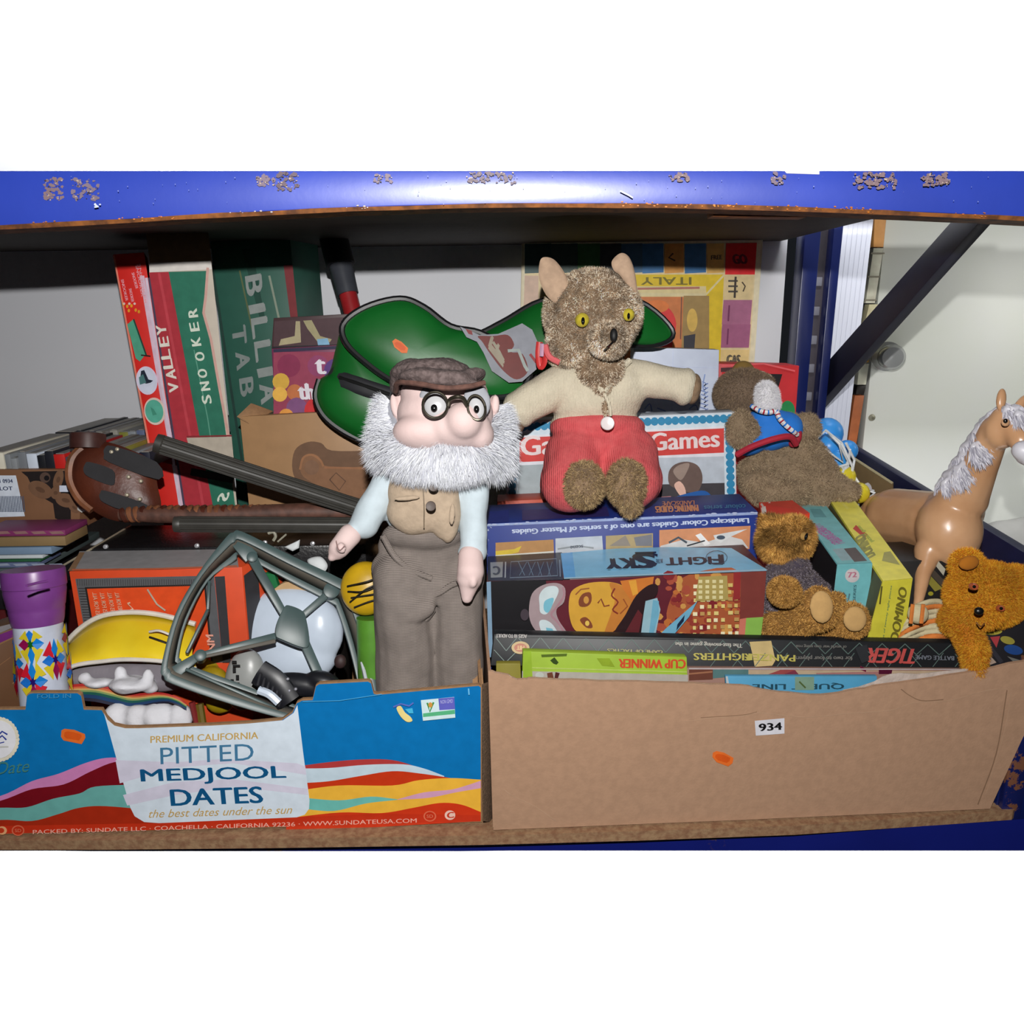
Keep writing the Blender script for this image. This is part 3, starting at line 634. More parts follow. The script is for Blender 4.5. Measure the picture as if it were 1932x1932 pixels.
# ============================================================ orange board game box
FYo = 1.13
px = [(130, 1078), (456, 1070), (470, 1250), (160, 1260)]; Do = Vector((.035, .085, .0))
t, q = carton('orange_game_box', 'orange game box with grey hatched border and grey top behind the tree stand', 'box', px, FYo, Do, (226, 80, 40), zb=.012, d=1.15)
p = fprint(q, d=1.15)
p.poly([(142, 1092), (404, 1086), (420, 1250), (172, 1260)], (96, 98, 102)); p.poly([(160, 1108), (388, 1102), (402, 1250), (186, 1260)], (40, 36, 36)); p.poly([(164, 1111), (385, 1105), (398, 1250), (190, 1260)], (234, 82, 36))
for i in range(60):
    x = 146+i*4.3; p.line([(x, 1093), (x+.4, 1105)], 1.0, (62, 60, 64))
for i in range(30):
    y = 1110+i*5; xo = (y-1092)*.18; p.line([(144+xo, y), (158+xo, y)], 1.0, (62, 60, 64))
for i, x in enumerate((178, 192, 206, 220)): p.text('GAMES FOR ALL', (x-4+10, 1178-i*5), (x-4, 1118), (x+4+10, 1178-i*5), (240, 170, 140), .02)
p.text('N', (247, 1152), (240, 1138), (252, 1150), (240, 190, 160), .05); p.line([(278, 1112), (296, 1140), (312, 1152)], 3, (190, 176, 160))
p.poly([(405, 1088), (424, 1087), (436, 1250), (420, 1250)], (60, 60, 64)); p.text('NM', (408, 1228), (402, 1198), (394, 1228), (240, 170, 150), .03)
p.done('printed_face', t)
p = tprint(q, Do, d=1.2); p.poly([(150, 1040), (446, 1036), (450, 1070), (136, 1076)], (132, 132, 134)); p.poly([(128, 1077), (150, 1042), (160, 1042), (140, 1077)], (128, 100, 74)); 
p.line([(136, 1075), (300, 1073), (448, 1068)], 3, (226, 120, 84)); p.done('printed_top', t)
sq = [q[1]+Vector((.0008, 0, 0)), q[1]+Do+Vector((.0008, 0, 0)), q[2]+Do, q[2]]
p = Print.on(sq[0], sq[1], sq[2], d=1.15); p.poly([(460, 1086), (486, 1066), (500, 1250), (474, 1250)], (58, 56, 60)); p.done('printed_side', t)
# ============================================================ black instrument case
t = thing('black_case', 'long black hard case lying behind the orange game box with small white catches', 'case', PY(380, 1045, 1.24))
blk = mat('black_vinyl', (24, 23, 25), 1.25, rough=.35, nz=.2, ns=30, bump=.3, bs=200)
a, b, c, d_ = PY(104, 1068, 1.225), PY(160, 1036, 1.235), PY(640, 1030, 1.235), PY(640, 1070, 1.235)
za = PY(300, 1033, 1.235).z; zl = za-.055; xb0, xb1 = PY(150, 1033, 1.235).x, PY(690, 1033, 1.235).x
prism('case_body', [Vector((xb0+.02, 1.235, za)), Vector((xb1, 1.235, za)), Vector((xb1, 1.235, zl)), Vector((xb0-.06, 1.235, zl)), Vector((xb0-.06, 1.235, zl+.01))], (0, .14, .0), blk, t, bev=.003)
tube('edge_trim', [Vector((xb0-.058, 1.233, zl+.012)), Vector((xb0+.02, 1.233, za)), Vector((xb0+.02, 1.37, za+.001))], .0018, mat('case_trim', (150, 140, 120), 1.2, rough=.5), t, seg=6)
for x in (200, 372, 432, 500, 560, 590): lathe('catch', PY(x, 1024+random.uniform(-4, 8), 1.236), (0, -1, .1), [(0, .004), (.003, .0035), (.004, .001)], mat('catch_metal', (200, 200, 205), 1.2, metal=.5, rough=.3), t, seg=12)
# a plain carton that carries the case
t, q = carton('support_carton', 'dark carton hidden beneath the long black case', 'box', [(150, 1092), (640, 1092), (640, 1130), (150, 1130)], 1.25, (0, .12, 0), (40, 36, 34), zb=.002, d=1.25)
# ============================================================ tall game boxes at the left
t, q = carton('red_game_box', 'tall narrow red game box with round pictures at far left of the tall boxes', 'box', [(213, 480), (272, 476), (345, 957), (303, 957)], 1.44, (-.06, .15, 0), (190, 34, 28), zb=.004, d=1.45)
p = fprint(q, d=1.42)
p.poly([(213, 482), (216, 481), (305, 957), (301, 957)], (226, 130, 110)); p.poly([(263, 520), (272, 520), (348, 957), (338, 957)], (196, 170, 186))
for a, b, cc in (((221, 528), (230, 568), 5), ((236, 545), (241, 570), 5), ((241, 515), (249, 545), 5), ((248, 500), (260, 560), 5), ((254, 498), (266, 574), 4)):
    p.text('SNOOKER', (a[0]+7, a[1]), (b[0]+7, b[1]), (a[0]+7+cc, a[1]-1), (240, 170, 180), .03)
for x, y in ((233, 574), (240, 578), (248, 577), (256, 585), (262, 588), (243, 586)): p.ell(x, y, 2.4, 3.4, (220, 150, 40), n=8)
for x, y in ((233, 574), (243, 574), (253, 574)): p.ell(x+1, y-1, 2.4, 2.4, (240, 210, 200), n=8)
p.poly([(240, 612), (252, 602), (275, 668), (264, 682), (256, 676)], (74, 146, 120)); p.line([(252, 602), (276, 670)], 3, (30, 60, 50)); p.line([(266, 670), (284, 672)], 2.5, (40, 24, 24))
p.ell(277, 718, 20, 27, (200, 190, 210), rot=-10); p.ell(277, 718, 17, 24, (186, 190, 206), rot=-10); p.poly([(266, 700), (272, 698), (280, 716), (289, 718), (284, 722), (276, 724), (264, 720)], (30, 36, 50)); p.poly([(262, 712), (270, 706), (276, 722), (264, 726)], (70, 110, 110))
p.ell(292, 776, 20, 26, (204, 180, 170), rot=-10); p.ell(291, 776, 17, 22, (80, 156, 136), rot=-10); p.poly([(284, 768), (290, 772), (296, 782), (288, 784)], (60, 130, 110))
p.poly([(303, 852), (334, 860), (340, 880), (306, 872)], (120, 20, 22)); p.done('printed_face', t)
t, q = carton('valley_game_box', 'tall upright table-game box with maroon and green stripes and vertical white lettering', 'box', [(274, 430), (392, 428), (448, 957), (346, 957)], 1.435, (-.06, .15, 0), (170, 160, 146), zb=.004, d=1.45)
p = fprint(q, d=1.42)
p.poly([(274, 430), (392, 428), (399, 494), (283, 497)], (110, 86, 56)); p.poly([(281, 496), (398, 492), (400, 508), (282, 514)], (206, 200, 194))  # brown top band is the beam's cast shadow, drawn into the print
p.poly([(281, 514), (318, 513), (402, 957), (346, 957)], (160, 46, 56)); p.line([(300, 515), (384, 957)], 5, (176, 60, 70)); p.line([(276, 524), (340, 957)], 5, (196, 180, 196)); p.line([(281, 524), (348, 957)], 4, (70, 60, 80))
p.poly([(318, 513), (392, 511), (386, 560), (384, 590), (398, 640), (412, 720), (428, 830), (444, 957), (402, 957), (372, 800)], (42, 104, 84)); p.line([(392, 505), (388, 560), (384, 590), (398, 640), (412, 720), (436, 850)], 5, (190, 150, 140))
p.line([(366, 660), (392, 790), (398, 830)], 2, (84, 140, 120))
p.poly([(352, 826), (437, 824), (441, 866), (360, 856)], (170, 160, 146)); p.line([(352, 824), (437, 822)], 3, (120, 40, 44)); p.line([(360, 890), (440, 905)], 14, (30, 40, 34))
for i, (ch, x, y) in enumerate((('V', 329, 730), ('A', 324, 706), ('L', 318, 686), ('L', 314, 668), ('E', 311, 644), ('Y', 306, 622))):
    p.text(ch, (x+9, y+8), (x+6, y-9), (x-9, y+10), (206, 200, 190), .04)
for ch, x, y in (('S', 392, 753), ('N', 389, 728), ('O', 384, 704), ('O', 379, 672), ('K', 372, 644), ('E', 369, 616), ('R', 366, 590)):
    p.text(ch, (x+8, y+7), (x+5, y-8), (x-9, y+9), (196, 204, 190), .04)
p.text('S', (434, 930), (429, 944), (414, 932), (206, 214, 200), .05)
p.done('printed_face', t)
t, q = carton('billiard_game_box', 'tall dark green table-game box lettered in faded white behind the striped box', 'box', [(394, 432), (545, 428), (560, 590), (450, 960)], 1.6, (.02, .14, 0), (36, 78, 66), zb=.004, d=1.5)
p = fprint(q, d=1.5)
p.poly([(456, 470), (476, 470), (500, 600), (490, 600)], (24, 60, 50)); p.line([(508, 520), (526, 600)], 4, (120, 130, 116)); p.poly([(535, 500), (552, 500), (562, 600), (548, 600)], (110, 40, 44)); p.line([(400, 500), (470, 957)], 5, (26, 52, 46)); p.line([(452, 510), (480, 640)], 3, (80, 90, 60))
for ch, x, y in (('B', 478, 538), ('I', 484, 582), ('L', 489, 618), ('L', 495, 662), ('I', 500, 702), ('A', 505, 742)):
    h = 6 if ch == 'I' else 17
    p.text(ch, (x-15-h*.05, y-h+3), (x-13+h*.05, y+h+3), (x+14, y-h-3), (126, 132, 130), .05)
for ch, x, y in (('T', 450, 634), ('A', 457, 682), ('B', 464, 732)):
    p.text(ch, (x-13, y-15), (x-10, y+16), (x+12, y-20), (112, 120, 118), .05)
p.done('printed_face', t)
# brown open carton with dark printed shape
t, q = carton('brown_carton', 'open brown carton with dark printed badge shape below the green bag', 'box', [(452, 786), (760, 770), (760, 960), (470, 960)], 1.39, (0, .15, -.012), (146, 112, 78), zb=.004, d=1.42)
p = fprint(q, d=1.42)
p.poly(spl2([(552, 888), (556, 850), (580, 834), (606, 836), (626, 850), (700, 850), (760, 846), (760, 950), (640, 935), (570, 915)], 4, True), (100, 74, 56))
p.poly(spl2([(566, 884), (572, 862), (588, 856), (602, 862), (612, 878), (660, 882), (760, 880), (760, 948), (640, 930), (580, 905)], 4, True), (122, 88, 64))
p.line(spl2([(566, 886), (572, 864), (588, 858), (604, 868), (610, 880)], 4), 4, (140, 98, 68)); p.line([(612, 882), (690, 884)], 4, (136, 94, 66)); p.ell(588, 882, 14, 14, (116, 86, 66)); p.line([(622, 905), (634, 892), (652, 908), (640, 925), (622, 905)], 2, (84, 60, 46))
p.done('printed_face', t)
for i, (a, b) in enumerate((((450, 790), (474, 762)),)):
    hexa('torn_flap', [PY(446, 786, 1.385), PY(474, 760, 1.40), PY(515, 775, 1.44), PY(470, 800, 1.389)], (0, .004, -.002), kraft, t)
# puzzle boxes
t, q = carton('bokeh_puzzle_box', 'purple and red blurred-lights box with white letters at left behind the green bag', 'box', [(512, 658), (660, 650), (664, 786), (520, 786)], 1.44, (0, .08, 0), (100, 40, 70), zb=None, d=1.44)
p = fprint(q, d=1.44)
p.rect(516, 664, 664, 800, (132, 54, 76))
for cx, cy, r, c in ((545, 690, 22, (120, 40, 70)), (600, 690, 20, (128, 56, 92)), (530, 720, 16, (190, 150, 60)), (528, 744, 14, (206, 160, 70)), (556, 740, 15, (170, 100, 60)), (560, 770, 20, (110, 70, 110)), (600, 775, 26, (176, 40, 44)), (540, 785, 14, (190, 130, 60)), (635, 700, 24, (80, 50, 110)), (640, 750, 20, (120, 60, 90))): p.ell(cx, cy, r, r, c, n=16)
p.line([(516, 662), (664, 654)], 6, (40, 36, 60)); p.text('t', (597, 706), (614, 706), (595, 678), (226, 220, 230), .05); p.text('th', (566, 754), (594, 754), (562, 724), (226, 220, 230), .05); p.done('printed_face', t)
t, q = carton('photo_puzzle_box', 'box with grey and cream photo strips stacked above the blurred-lights box', 'box', [(516, 600), (660, 592), (662, 653), (512, 658)], 1.46, (0, .09, 0), (62, 44, 46), zb=None, d=1.46)
p = fprint(q, d=1.46); p.poly([(518, 606), (656, 598), (658, 648), (516, 655)], (66, 46, 50))
p.poly([(558, 606), (566, 606), (568, 646), (526, 652), (530, 640), (556, 634)], (150, 140, 110)); p.poly([(572, 605), (588, 604), (604, 634), (626, 640), (622, 646), (600, 646), (580, 620)], (140, 132, 100)); p.poly([(598, 640), (618, 638), (622, 650), (600, 652)], (110, 150, 176)); p.line([(514, 656), (660, 651)], 4, (26, 24, 30)); p.done('printed_face', t)
# leaning shaft with red band
P0, P1 = PY(612, 380, 1.62), PY(668, 600, 1.56)
t = thing('leaning_pole', 'black shaft with red band leaning against the back wall', 'pole', P1)
s = mpp(P0); mm_ = mat('pole_black', (30, 30, 34), 1.6, rough=.5)
def onp(f): return P0.lerp(P1, f)
tube('shaft', [P0, onp(.55)], [27*s, 27*s], mm_, t, seg=16); tube('handle', [onp(.55), onp(.8)], [22*s, 20*s], mat('pole_grey', (46, 48, 54), 1.6, rough=.4), t, seg=16)
tube('red_band', [onp(.8), onp(1.25)], [17*s, 17*s], mat('pole_red', (120, 22, 26), 1.6, rough=.4), t, seg=16)
tube('strap', [PY(628, 520, 1.60), PY(640, 560, 1.6), PY(650, 600, 1.6)], .0025, mm_, t, seg=6)
# ============================================================ green bag
t = thing('green_bag', 'green and black racket-style bag with red and white lettering patch behind the toys', 'bag', PY(760, 830, 1.4))
grn = mat('green_vinyl', (14, 84, 30), 1.42, rough=.38, nz=.12, ns=8, bump=.05, bs=60); bkv = mat('bag_black', (20, 20, 22), 1.42, rough=.4)
pn = Vector((.1, -1, .25))
oA = PY(720, 720, 1.36)
side = [(622, 700), (634, 655), (648, 625), (700, 660), (760, 700), (830, 740), (840, 800), (780, 850), (700, 838), (650, 815), (612, 785), (596, 750), (602, 718)]
pillow('side_panel', side, oA, pn, .04, grn, t, c=(700, 745)); piping('piping', side[5:], oA, pn, .0055, bkv, t, closed=False)
piping('piping', [(603, 716), (596, 750), (612, 785), (650, 815), (700, 838)], oA, pn, .006, bkv, t, closed=False)
oB = PY(760, 640, 1.33)
topp = [(648, 612), (690, 580), (755, 564), (800, 580), (850, 616), (905, 628), (960, 660), (1000, 700), (970, 745), (890, 750), (800, 750), (745, 722), (700, 692), (655, 650)]
pillow('top_panel', topp, oB, pn, .022, grn, t, c=(790, 665), pw=.6); piping('piping', topp, oB, pn, .0055, bkv, t, lift=.002)
oC = PY(1060, 640, 1.42)
tail = [(830, 640), (895, 632), (950, 606), (1020, 568), (1110, 556), (1205, 568), (1268, 622), (1245, 650), (1150, 656), (1040, 700), (960, 720), (880, 700)]
pillow('tail_panel', tail, oC, pn, .03, grn, t, c=(1020, 650), pw=.7); piping('piping', tail, oC, pn, .0045, bkv, t, lift=.002)
# zip band on the side
zb0 = [(622, 700), (640, 728), (700, 752), (740, 760)]; nn = pn.normalized()
tube('zip_band', [PN(x, y, oA+nn*-.0+BK*h, pn) for (x, y), h in zip([(624, 706), (650, 718), (690, 732), (740, 748)], (.012, .034, .043, .046))], .014, mat('zip_tape', (34, 34, 38), 1.3, rough=.6), t, seg=12, flat=.35, up=BK)
tube('zip', [PN(x, y, oA+BK*h, pn) for (x, y), h in zip([(640, 712), (665, 720), (700, 732), (735, 744)], (.034, .042, .049, .052))], .003, mat('zip_teeth', (8, 8, 8), 1.3, rough=.5), t, seg=8)
p = Print(oB+nn*.024, pn, d=1.38, lift=.002)
def patch(prn):
    prn.poly([(868, 616), (905, 632), (940, 630), (985, 610), (1004, 622), (1022, 662), (1020, 690), (985, 720), (960, 722), (928, 700), (912, 665), (900, 645), (880, 636)], (120, 122, 130))
    prn.poly(spl2([(902, 634), (930, 634), (958, 632), (970, 650), (964, 664), (986, 668), (996, 700), (975, 716), (950, 700), (925, 668), (910, 645)], 4, True), (92, 32, 28))
    prn.text('F', (950, 690), (955, 672), (922, 654), (130, 120, 104), .05); prn.line([(930, 645), (942, 664), (950, 680)], 5, (128, 122, 106)); prn.line([(958, 662), (978, 660), (990, 690), (996, 700)], 6, (134, 142, 138)); prn.poly([(878, 620), (890, 624), (892, 632), (884, 630)], (110, 40, 40)); prn.line([(1000, 668), (1012, 684)], 5, (130, 40, 44))
p2 = Print(oC+nn*.036, pn, d=1.42, lift=.003); 
patch(p); p.done('lettering_patch', t)
p = sticker([(740, 644), (746, 639), (758, 645), (770, 657), (768, 666), (758, 666), (744, 655)], oB+nn*.022, pn, 'orange price sticker on top of the green bag')
# ============================================================ sticks and leather guard on the black case
t = thing('ribbed_tube', 'dark ribbed tube lying diagonally in front of the tall game boxes', 'tube', PY(470, 890, 1.24))
rb = mat('dark_rib', (56, 54, 50), 1.2, rough=.45, nz=.12, ns=50)
def ribbed(t, a, b, r, n=16, cap=True, mm=None):
    a, b = Vector(a), Vector(b); ax = (b-a).normalized(); u = ax.orthogonal().normalized(); v = ax.cross(u)
    tube('shaft', [a, b], r*.93, mm or rb, t, seg=28)
    for k in range(n):
        th = 2*math.pi*k/n; o = (u*math.cos(th)+v*math.sin(th))*r*.93
        tube('rib', [a+o+ax*.004, b+o], r*.10, mm or rb, t, seg=5)
    if cap: lathe('end_cap', a-ax*.003, ax, [(0, r*.7), (.001, r*.98), (.010, r*1.06), (.012, r*.95)], mm or rb, t, seg=28)
a, b = PY(296, 836, 1.19), PY(700, 966, 1.26); ribbed(t, a, b, 18*mpp(a))
t = thing('ribbed_tube', 'grey ribbed tube lying level above the black case', 'tube', PY(470, 992, 1.20))
a, b = PY(332, 989, 1.17), PY(720, 991, 1.20); ribbed(t, a, b, 15*mpp(a), 14)
# leather guard with wrapped handle
t = thing('leather_guard', 'brown leather disc with black pads, studs and a wrapped handle', 'sports gear', PY(220, 980, 1.30))
lea = mat('brown_leather', (84, 38, 22), 1.3, rough=.42, nz=.25, ns=18, bump=.25, bs=120, c2=(66, 30, 20))
leb = mat('worn_leather', (120, 74, 48), 1.3, rough=.5, nz=.3, ns=40)
o = PY(215, 900, 1.28); n = Vector((.25, -1, .35))
outl = [(133, 905), (136, 868), (155, 845), (195, 833), (250, 850), (286, 872), (298, 920), (302, 962), (262, 984), (215, 982), (178, 965), (150, 940)]
pillow('disc', outl, o, n, .022, lea, t, pw=.6)
piping('worn_edge', [(175, 962), (150, 940), (133, 905), (136, 868), (155, 845)], o, n, .008, leb, t, closed=False)
nn = n.normalized(); pd = mat('black_pad', (34, 33, 36), 1.3, rough=.8, nz=.1)
for k, pts in enumerate(([(198, 846), (215, 842), (296, 872), (300, 905), (206, 872), (197, 858)], [(161, 876), (170, 872), (212, 886), (217, 905), (210, 916), (168, 900), (158, 888)], [(190, 930), (200, 926), (268, 948), (276, 958), (232, 962), (196, 948), (188, 938)])):
    prism('pad', [PN(x, y, o+nn*.0235, n) for x, y in spl2(pts, 3, True)], nn*.002, pd, t)
for x, y in ((243, 900), (266, 908), (240, 934), (264, 942), (211, 853), (222, 848)):
    lathe('stud', PN(x, y, o+nn*.0225, n), nn, [(0, .0036), (.004, .003), (.0052, .001)], mat('stud_metal', (170, 160, 140), 1.3, metal=.4, rough=.35), t, seg=12)
lathe('end_roll', PY(166, 846, 1.29), UP, [(0, 31*mpp(o)), (.02, 31*mpp(o)), (.024, 30*mpp(o)), (.027, 12*mpp(o))], mat('dark_leather', (62, 34, 30), 1.3, rough=.5, nz=.2), t, seg=28)
hp = [PY(228, 970, 1.25), PY(300, 972, 1.25), PY(400, 972, 1.26), PY(560, 966, 1.27), PY(680, 966, 1.28)]
hr = mpp(hp[0])
tube('handle', hp, [13*hr, 15*hr, 16*hr, 17*hr, 17*hr], mat('wrapped_handle', (84, 54, 44), 1.27, rough=.6, nz=.35, ns=60), t, seg=14)
for i in range(34):
    f = i/34; x = 236+f*430; c = PY(x, 971-f*4, 1.25+f*.03); lathe('grip_wrap', c-RT*.004, RT+UP*.25, [(0, 14*hr), (.002, 16.6*hr), (.007, 16.6*hr), (.009, 14*hr)], leb if i % 3 else lea, t, seg=16)
# loose paper and cord bits on the case
t = thing('crumpled_paper', 'small scraps of white paper and cord lying behind the green plastic frame', 'paper', PY(600, 1060, 1.19))
wp = mat('white_scrap', (206, 210, 212), 1.2, rough=.6)
pillow('scrap', [(536, 1032), (566, 1018), (564, 1034), (552, 1040)], PY(550, 1030, 1.18), (0, -1, .5), .004, wp, t, cu=False)
pillow('scrap', [(580, 1056), (604, 1050), (618, 1066), (610, 1080), (590, 1072)], PY(600, 1065, 1.18), (0, -1, .5), .006, wp, t)
tube('cord', spline([PY(506, 1006, 1.18), PY(516, 1004, 1.18), PY(520, 1012, 1.18), PY(516, 1020, 1.18)], 5), .0025, mat('cord_beige', (150, 146, 130), 1.2), t, seg=6)
tube('cord', [PY(524, 1022, 1.18), PY(540, 1008, 1.18)], .0015, mat('cord_beige', (150, 146, 130), 1.2), t, seg=6)
# ============================================================ yellow and green toys seen through the gaps
t = thing('yellow_creature_toy', 'yellow rubber toy with black lines and green lower part beside the doll', 'toy', PY(680, 1330, 1.13))
blob('body', [E(690, 1110, 1.13, 48, 52, 30)], mat('toy_yellow', (206, 164, 26), 1.15, rough=.4, nz=.15, ns=20), t)
o = PY(690, 1110, 1.09); 
for pts in ([(655, 1106), (690, 1098), (712, 1090)], [(656, 1116), (685, 1116), (716, 1104)], [(660, 1136), (690, 1112), (718, 1100)], [(662, 1128), (700, 1122), (720, 1118)], [(668, 1146), (700, 1134), (722, 1130)]):
    tube('line', spline([PY(x, y, 1.093+abs(x-690)*.0003) for x, y in pts], 5), .0012, mat('toy_black', (30, 26, 20), 1.1), t, seg=5)
tube('green_part', [PY(700, 1165, 1.12), PY(704, 1330, 1.10)], [.022, .022], mat('toy_green', (92, 150, 50), 1.12, rough=.4, nz=.2, ns=15), t, seg=20)
t = thing('cardboard_roll', 'small tan scalloped card piece with green tip behind the white helmet', 'card', PY(545, 1150, 1.17))
prism('card', [PY(x, y, 1.17) for x, y in spl2([(506, 1130), (525, 1106), (545, 1098), (580, 1102), (596, 1118), (600, 1200), (505, 1200)], 3, True)], (0, .01, 0), mat('tan_card', (200, 164, 120), 1.2), t)
prism('green_tip', [PY(x, y, 1.175) for x, y in ((494, 1080), (518, 1084), (526, 1110), (508, 1130), (498, 1120))], (0, .01, 0), mat('green_card', (20, 110, 60), 1.2), t)
# ============================================================ white toy helmet and pieces
t = thing('white_toy_helmet', 'glossy white toy helmet shell lying behind the green plastic frame', 'helmet', PY(560, 1330, 1.1))
wh = mat('white_plastic', (200, 212, 228), 1.2, rough=.3, nz=.02)
wpost = [E(548, 1192, 1.160, 102, 86, 36), E(600, 1190, 1.160, 44, 64, 34), E(560, 1240, 1.150, 76, 50, 36)]
blob('shell', wpost, wh, t, vox=.004, sm=6)
hb = blob('cheek_shell', [E(462, 1282, 1.090, 38, 60, 24, rot=-8)], mat('grey_shell', (166, 168, 166), 1.08, rough=.35, nz=.05), t, vox=.0035)
p = Print(PY(446, 1270, 1.066), (0, -1, .35), d=1.06, lift=.001)
for x, y, w_, h in ((442, 1249, 9, 5), (446, 1256, 14, 4), (442, 1264, 6, 9), (448, 1278, 6, 9), (438, 1286, 6, 9), (449, 1292, 6, 9)): p.rect(x-w_/2, y-h/2, x+w_/2, y+h/2, (20, 18, 20))
p.done('marking', t)
bk_ = mat('black_plastic', (30, 31, 38), 1.05, rough=.4, nz=.1)
tube('chin_strap', spline([PY(488, 1268, 1.04), PY(520, 1290, 1.035), PY(545, 1325, 1.03)], 5), .019, bk_, t, seg=10, flat=.5, up=BK)
for i in range(6): a = PY(492+i*8, 1270+i*8, 1.022); tube('strap_rib', [a, a+Vector((-.006, 0, -.018))], .0022, mat('strap_grey', (54, 54, 60), 1.05), t, seg=6)
blob('buckle', [E(570, 1292, 1.06, 60, 22, 20, rot=-10), E(610, 1284, 1.06, 34, 18, 20, rot=-16)], bk_, t, vox=.003)
for x, y in ((543, 1281), (546, 1303), (545, 1312), (558, 1300)): lathe('rivet', PY(x, y, 1.028), -FW, [(0, .0025), (.002, .002), (.003, .0005)], mat('rivet', (170, 170, 180), 1.05, metal=.5), t, seg=10)
tube('white_trim', spline([PY(488, 1302, 1.02), PY(508, 1310, 1.018), PY(526, 1326, 1.015)], 5), .006, wh, t, seg=8)
blob('dark_knob', [E(642, 1248, 1.09, 12, 14, 10)], mat('knob_brown', (60, 40, 40), 1.1), t, vox=.002)
# ============================================================ yellow padded toy with rainbow trim
t = thing('padded_toy', 'yellow padded arch-shaped soft toy with white fleece and rainbow striped base', 'soft toy', PY(230, 1365, 1.055))
yel = mat('yellow_satin', (244, 214, 44), 1.22, rough=.35, nz=.08, ns=14, c2=(226, 190, 30))
N = 22
SH = .055
def arch(pts, Yf): return [PY(x, y, Yf+SH) for x, y in spl2(pts, 5)]
up_ = arch([(98, 1280), (108, 1245), (140, 1200), (185, 1168), (240, 1158), (300, 1162), (370, 1180)], 1.07)
mid = arch([(96, 1284), (112, 1255), (150, 1232), (200, 1222), (250, 1216), (310, 1218), (370, 1226)], 1.02)
low = arch([(100, 1292), (112, 1275), (140, 1256), (190, 1248), (240, 1244), (310, 1248), (370, 1262)], 1.00)
vs, fs = [], []; rows = []
for f in range(9):
    k = f/8; row = []
    for i in range(len(up_)):
        p_ = (up_[i]*(1-k)**2+mid[i]*2*k*(1-k)*1.0+low[i]*k*k) - Vector((0, .012*math.sin(math.pi*k)*(1+.25*math.sin(i*.9)), 0)); row.append(len(vs)); vs.append(p_)
    rows.append(row)
for a, b in zip(rows, rows[1:]):
    for i in range(len(a)-1): fs.append((a[i], a[i+1], b[i+1], b[i]))
o_ = mesh('upper_pad', vs, fs, yel, t, smooth=True); md = o_.modifiers.new('s', 'SOLIDIFY'); md.thickness = .004
wt = mat('white_piping', (226, 220, 210), 1.15, rough=.6)
tube('piping', [p_+Vector((0, -.002, .003)) for p_ in up_], .004, wt, t, seg=8); tube('piping', low, .0032, wt, t, seg=8)
tube('trim_line', spline([PY(282, 1192, 1.080), PY(300, 1190, 1.075), PY(322, 1198, 1.075)], 4), .0018, wt, t, seg=6); tube('trim_line', spline([PY(282, 1202, 1.077), PY(300, 1208, 1.073), PY(322, 1216, 1.075)], 4), .0016, mat('dark_seam', (30, 26, 16), 1.0), t, seg=6)
gl = mat('grey_lining', (140, 134, 142), 1.08, rough=.8, nz=.1, ns=20, bump=.3)
blob('lining', [E(215, 1272, 1.080, 108, 24, 18), E(300, 1276, 1.080, 70, 30, 20), E(150, 1280, 1.075, 36, 14, 16)], gl, t, vox=.004)
fl_ = mat('white_fleece', (216, 216, 222), 1.2, rough=.9, nz=.06, ns=30, bump=.6, bs=90)
blob('fleece', [E(108, 1290, 1.055, 13, 9), E(160, 1280, 1.055, 12, 12), E(185, 1288, 1.055, 26, 9), E(228, 1275, 1.055, 12, 20, rot=12), E(250, 1290, 1.055, 44, 14), E(278, 1282, 1.050, 11, 22, rot=-8), E(285, 1300, 1.055, 14, 9)], fl_, t, vox=.003, disp=.003, ds=60)
rb_ = [((200, 40, 36), 0, 5), ((232, 120, 70), 5, 9), ((240, 200, 120), 9, 13), ((150, 180, 110), 13, 16), ((24, 104, 90), 16, 21), ((24, 70, 120), 21, 28), ((28, 30, 60), 28, 34)]
tl = spl2([(100, 1297), (140, 1291), (180, 1290), (215, 1298), (250, 1308), (300, 1306), (332, 1314), (352, 1326)], 4)
for k, (c, a0, a1) in enumerate(rb_):
    vs, fs = [], []
    for i, (x, y) in enumerate(tl):
        tt = i/(len(tl)-1); sc_ = .45+.55*math.sin(math.pi*min(1, tt*1.1+.12)); Yv = 1.05-.004*math.sin(tt*9)
        vs += [PY(x, y+a0*sc_, Yv-.0025*(k-3.0)**2*-.05), PY(x, y+a1*sc_+.6, Yv), PY(x, y+a0*sc_, Yv+.02), PY(x, y+a1*sc_+.6, Yv+.02)]
    for i in range(len(tl)-1):
        a = 4*i; fs += [(a, a+4, a+5, a+1), (a+2, a+3, a+7, a+6), (a, a+2, a+6, a+4), (a+1, a+5, a+7, a+3)]
    mesh('rainbow_stripe', vs, fs, mat('stripe%d' % k, c, 1.0, rough=.6), t, smooth=True)
t = thing('fleece_lining', 'crumpled white fleece with red edge below the padded toy', 'soft toy', PY(300, 1372, 1.055))
blob('fleece', [E(228, 1350, 1.055, 30, 26), E(262, 1352, 1.050, 26, 26), E(300, 1350, 1.055, 34, 26), E(340, 1352, 1.055, 26, 24)], fl_, t, vox=.0035, disp=.004, ds=50)
tube('red_edge', [PY(362, 1325, 1.050), PY(374, 1375, 1.045)], .0045, mat('red_edge', (140, 30, 30), 1.0), t, seg=8)
tube('yellow_edge', [PY(376, 1328, 1.055), PY(384, 1380, 1.045)], .006, mat('olive_edge', (120, 100, 20), 1.0), t, seg=8)
t = thing('yellow_satin_pad', 'yellow satin pad glimpsed through the left corner of the plastic frame', 'soft toy', PY(400, 1300, 1.115))
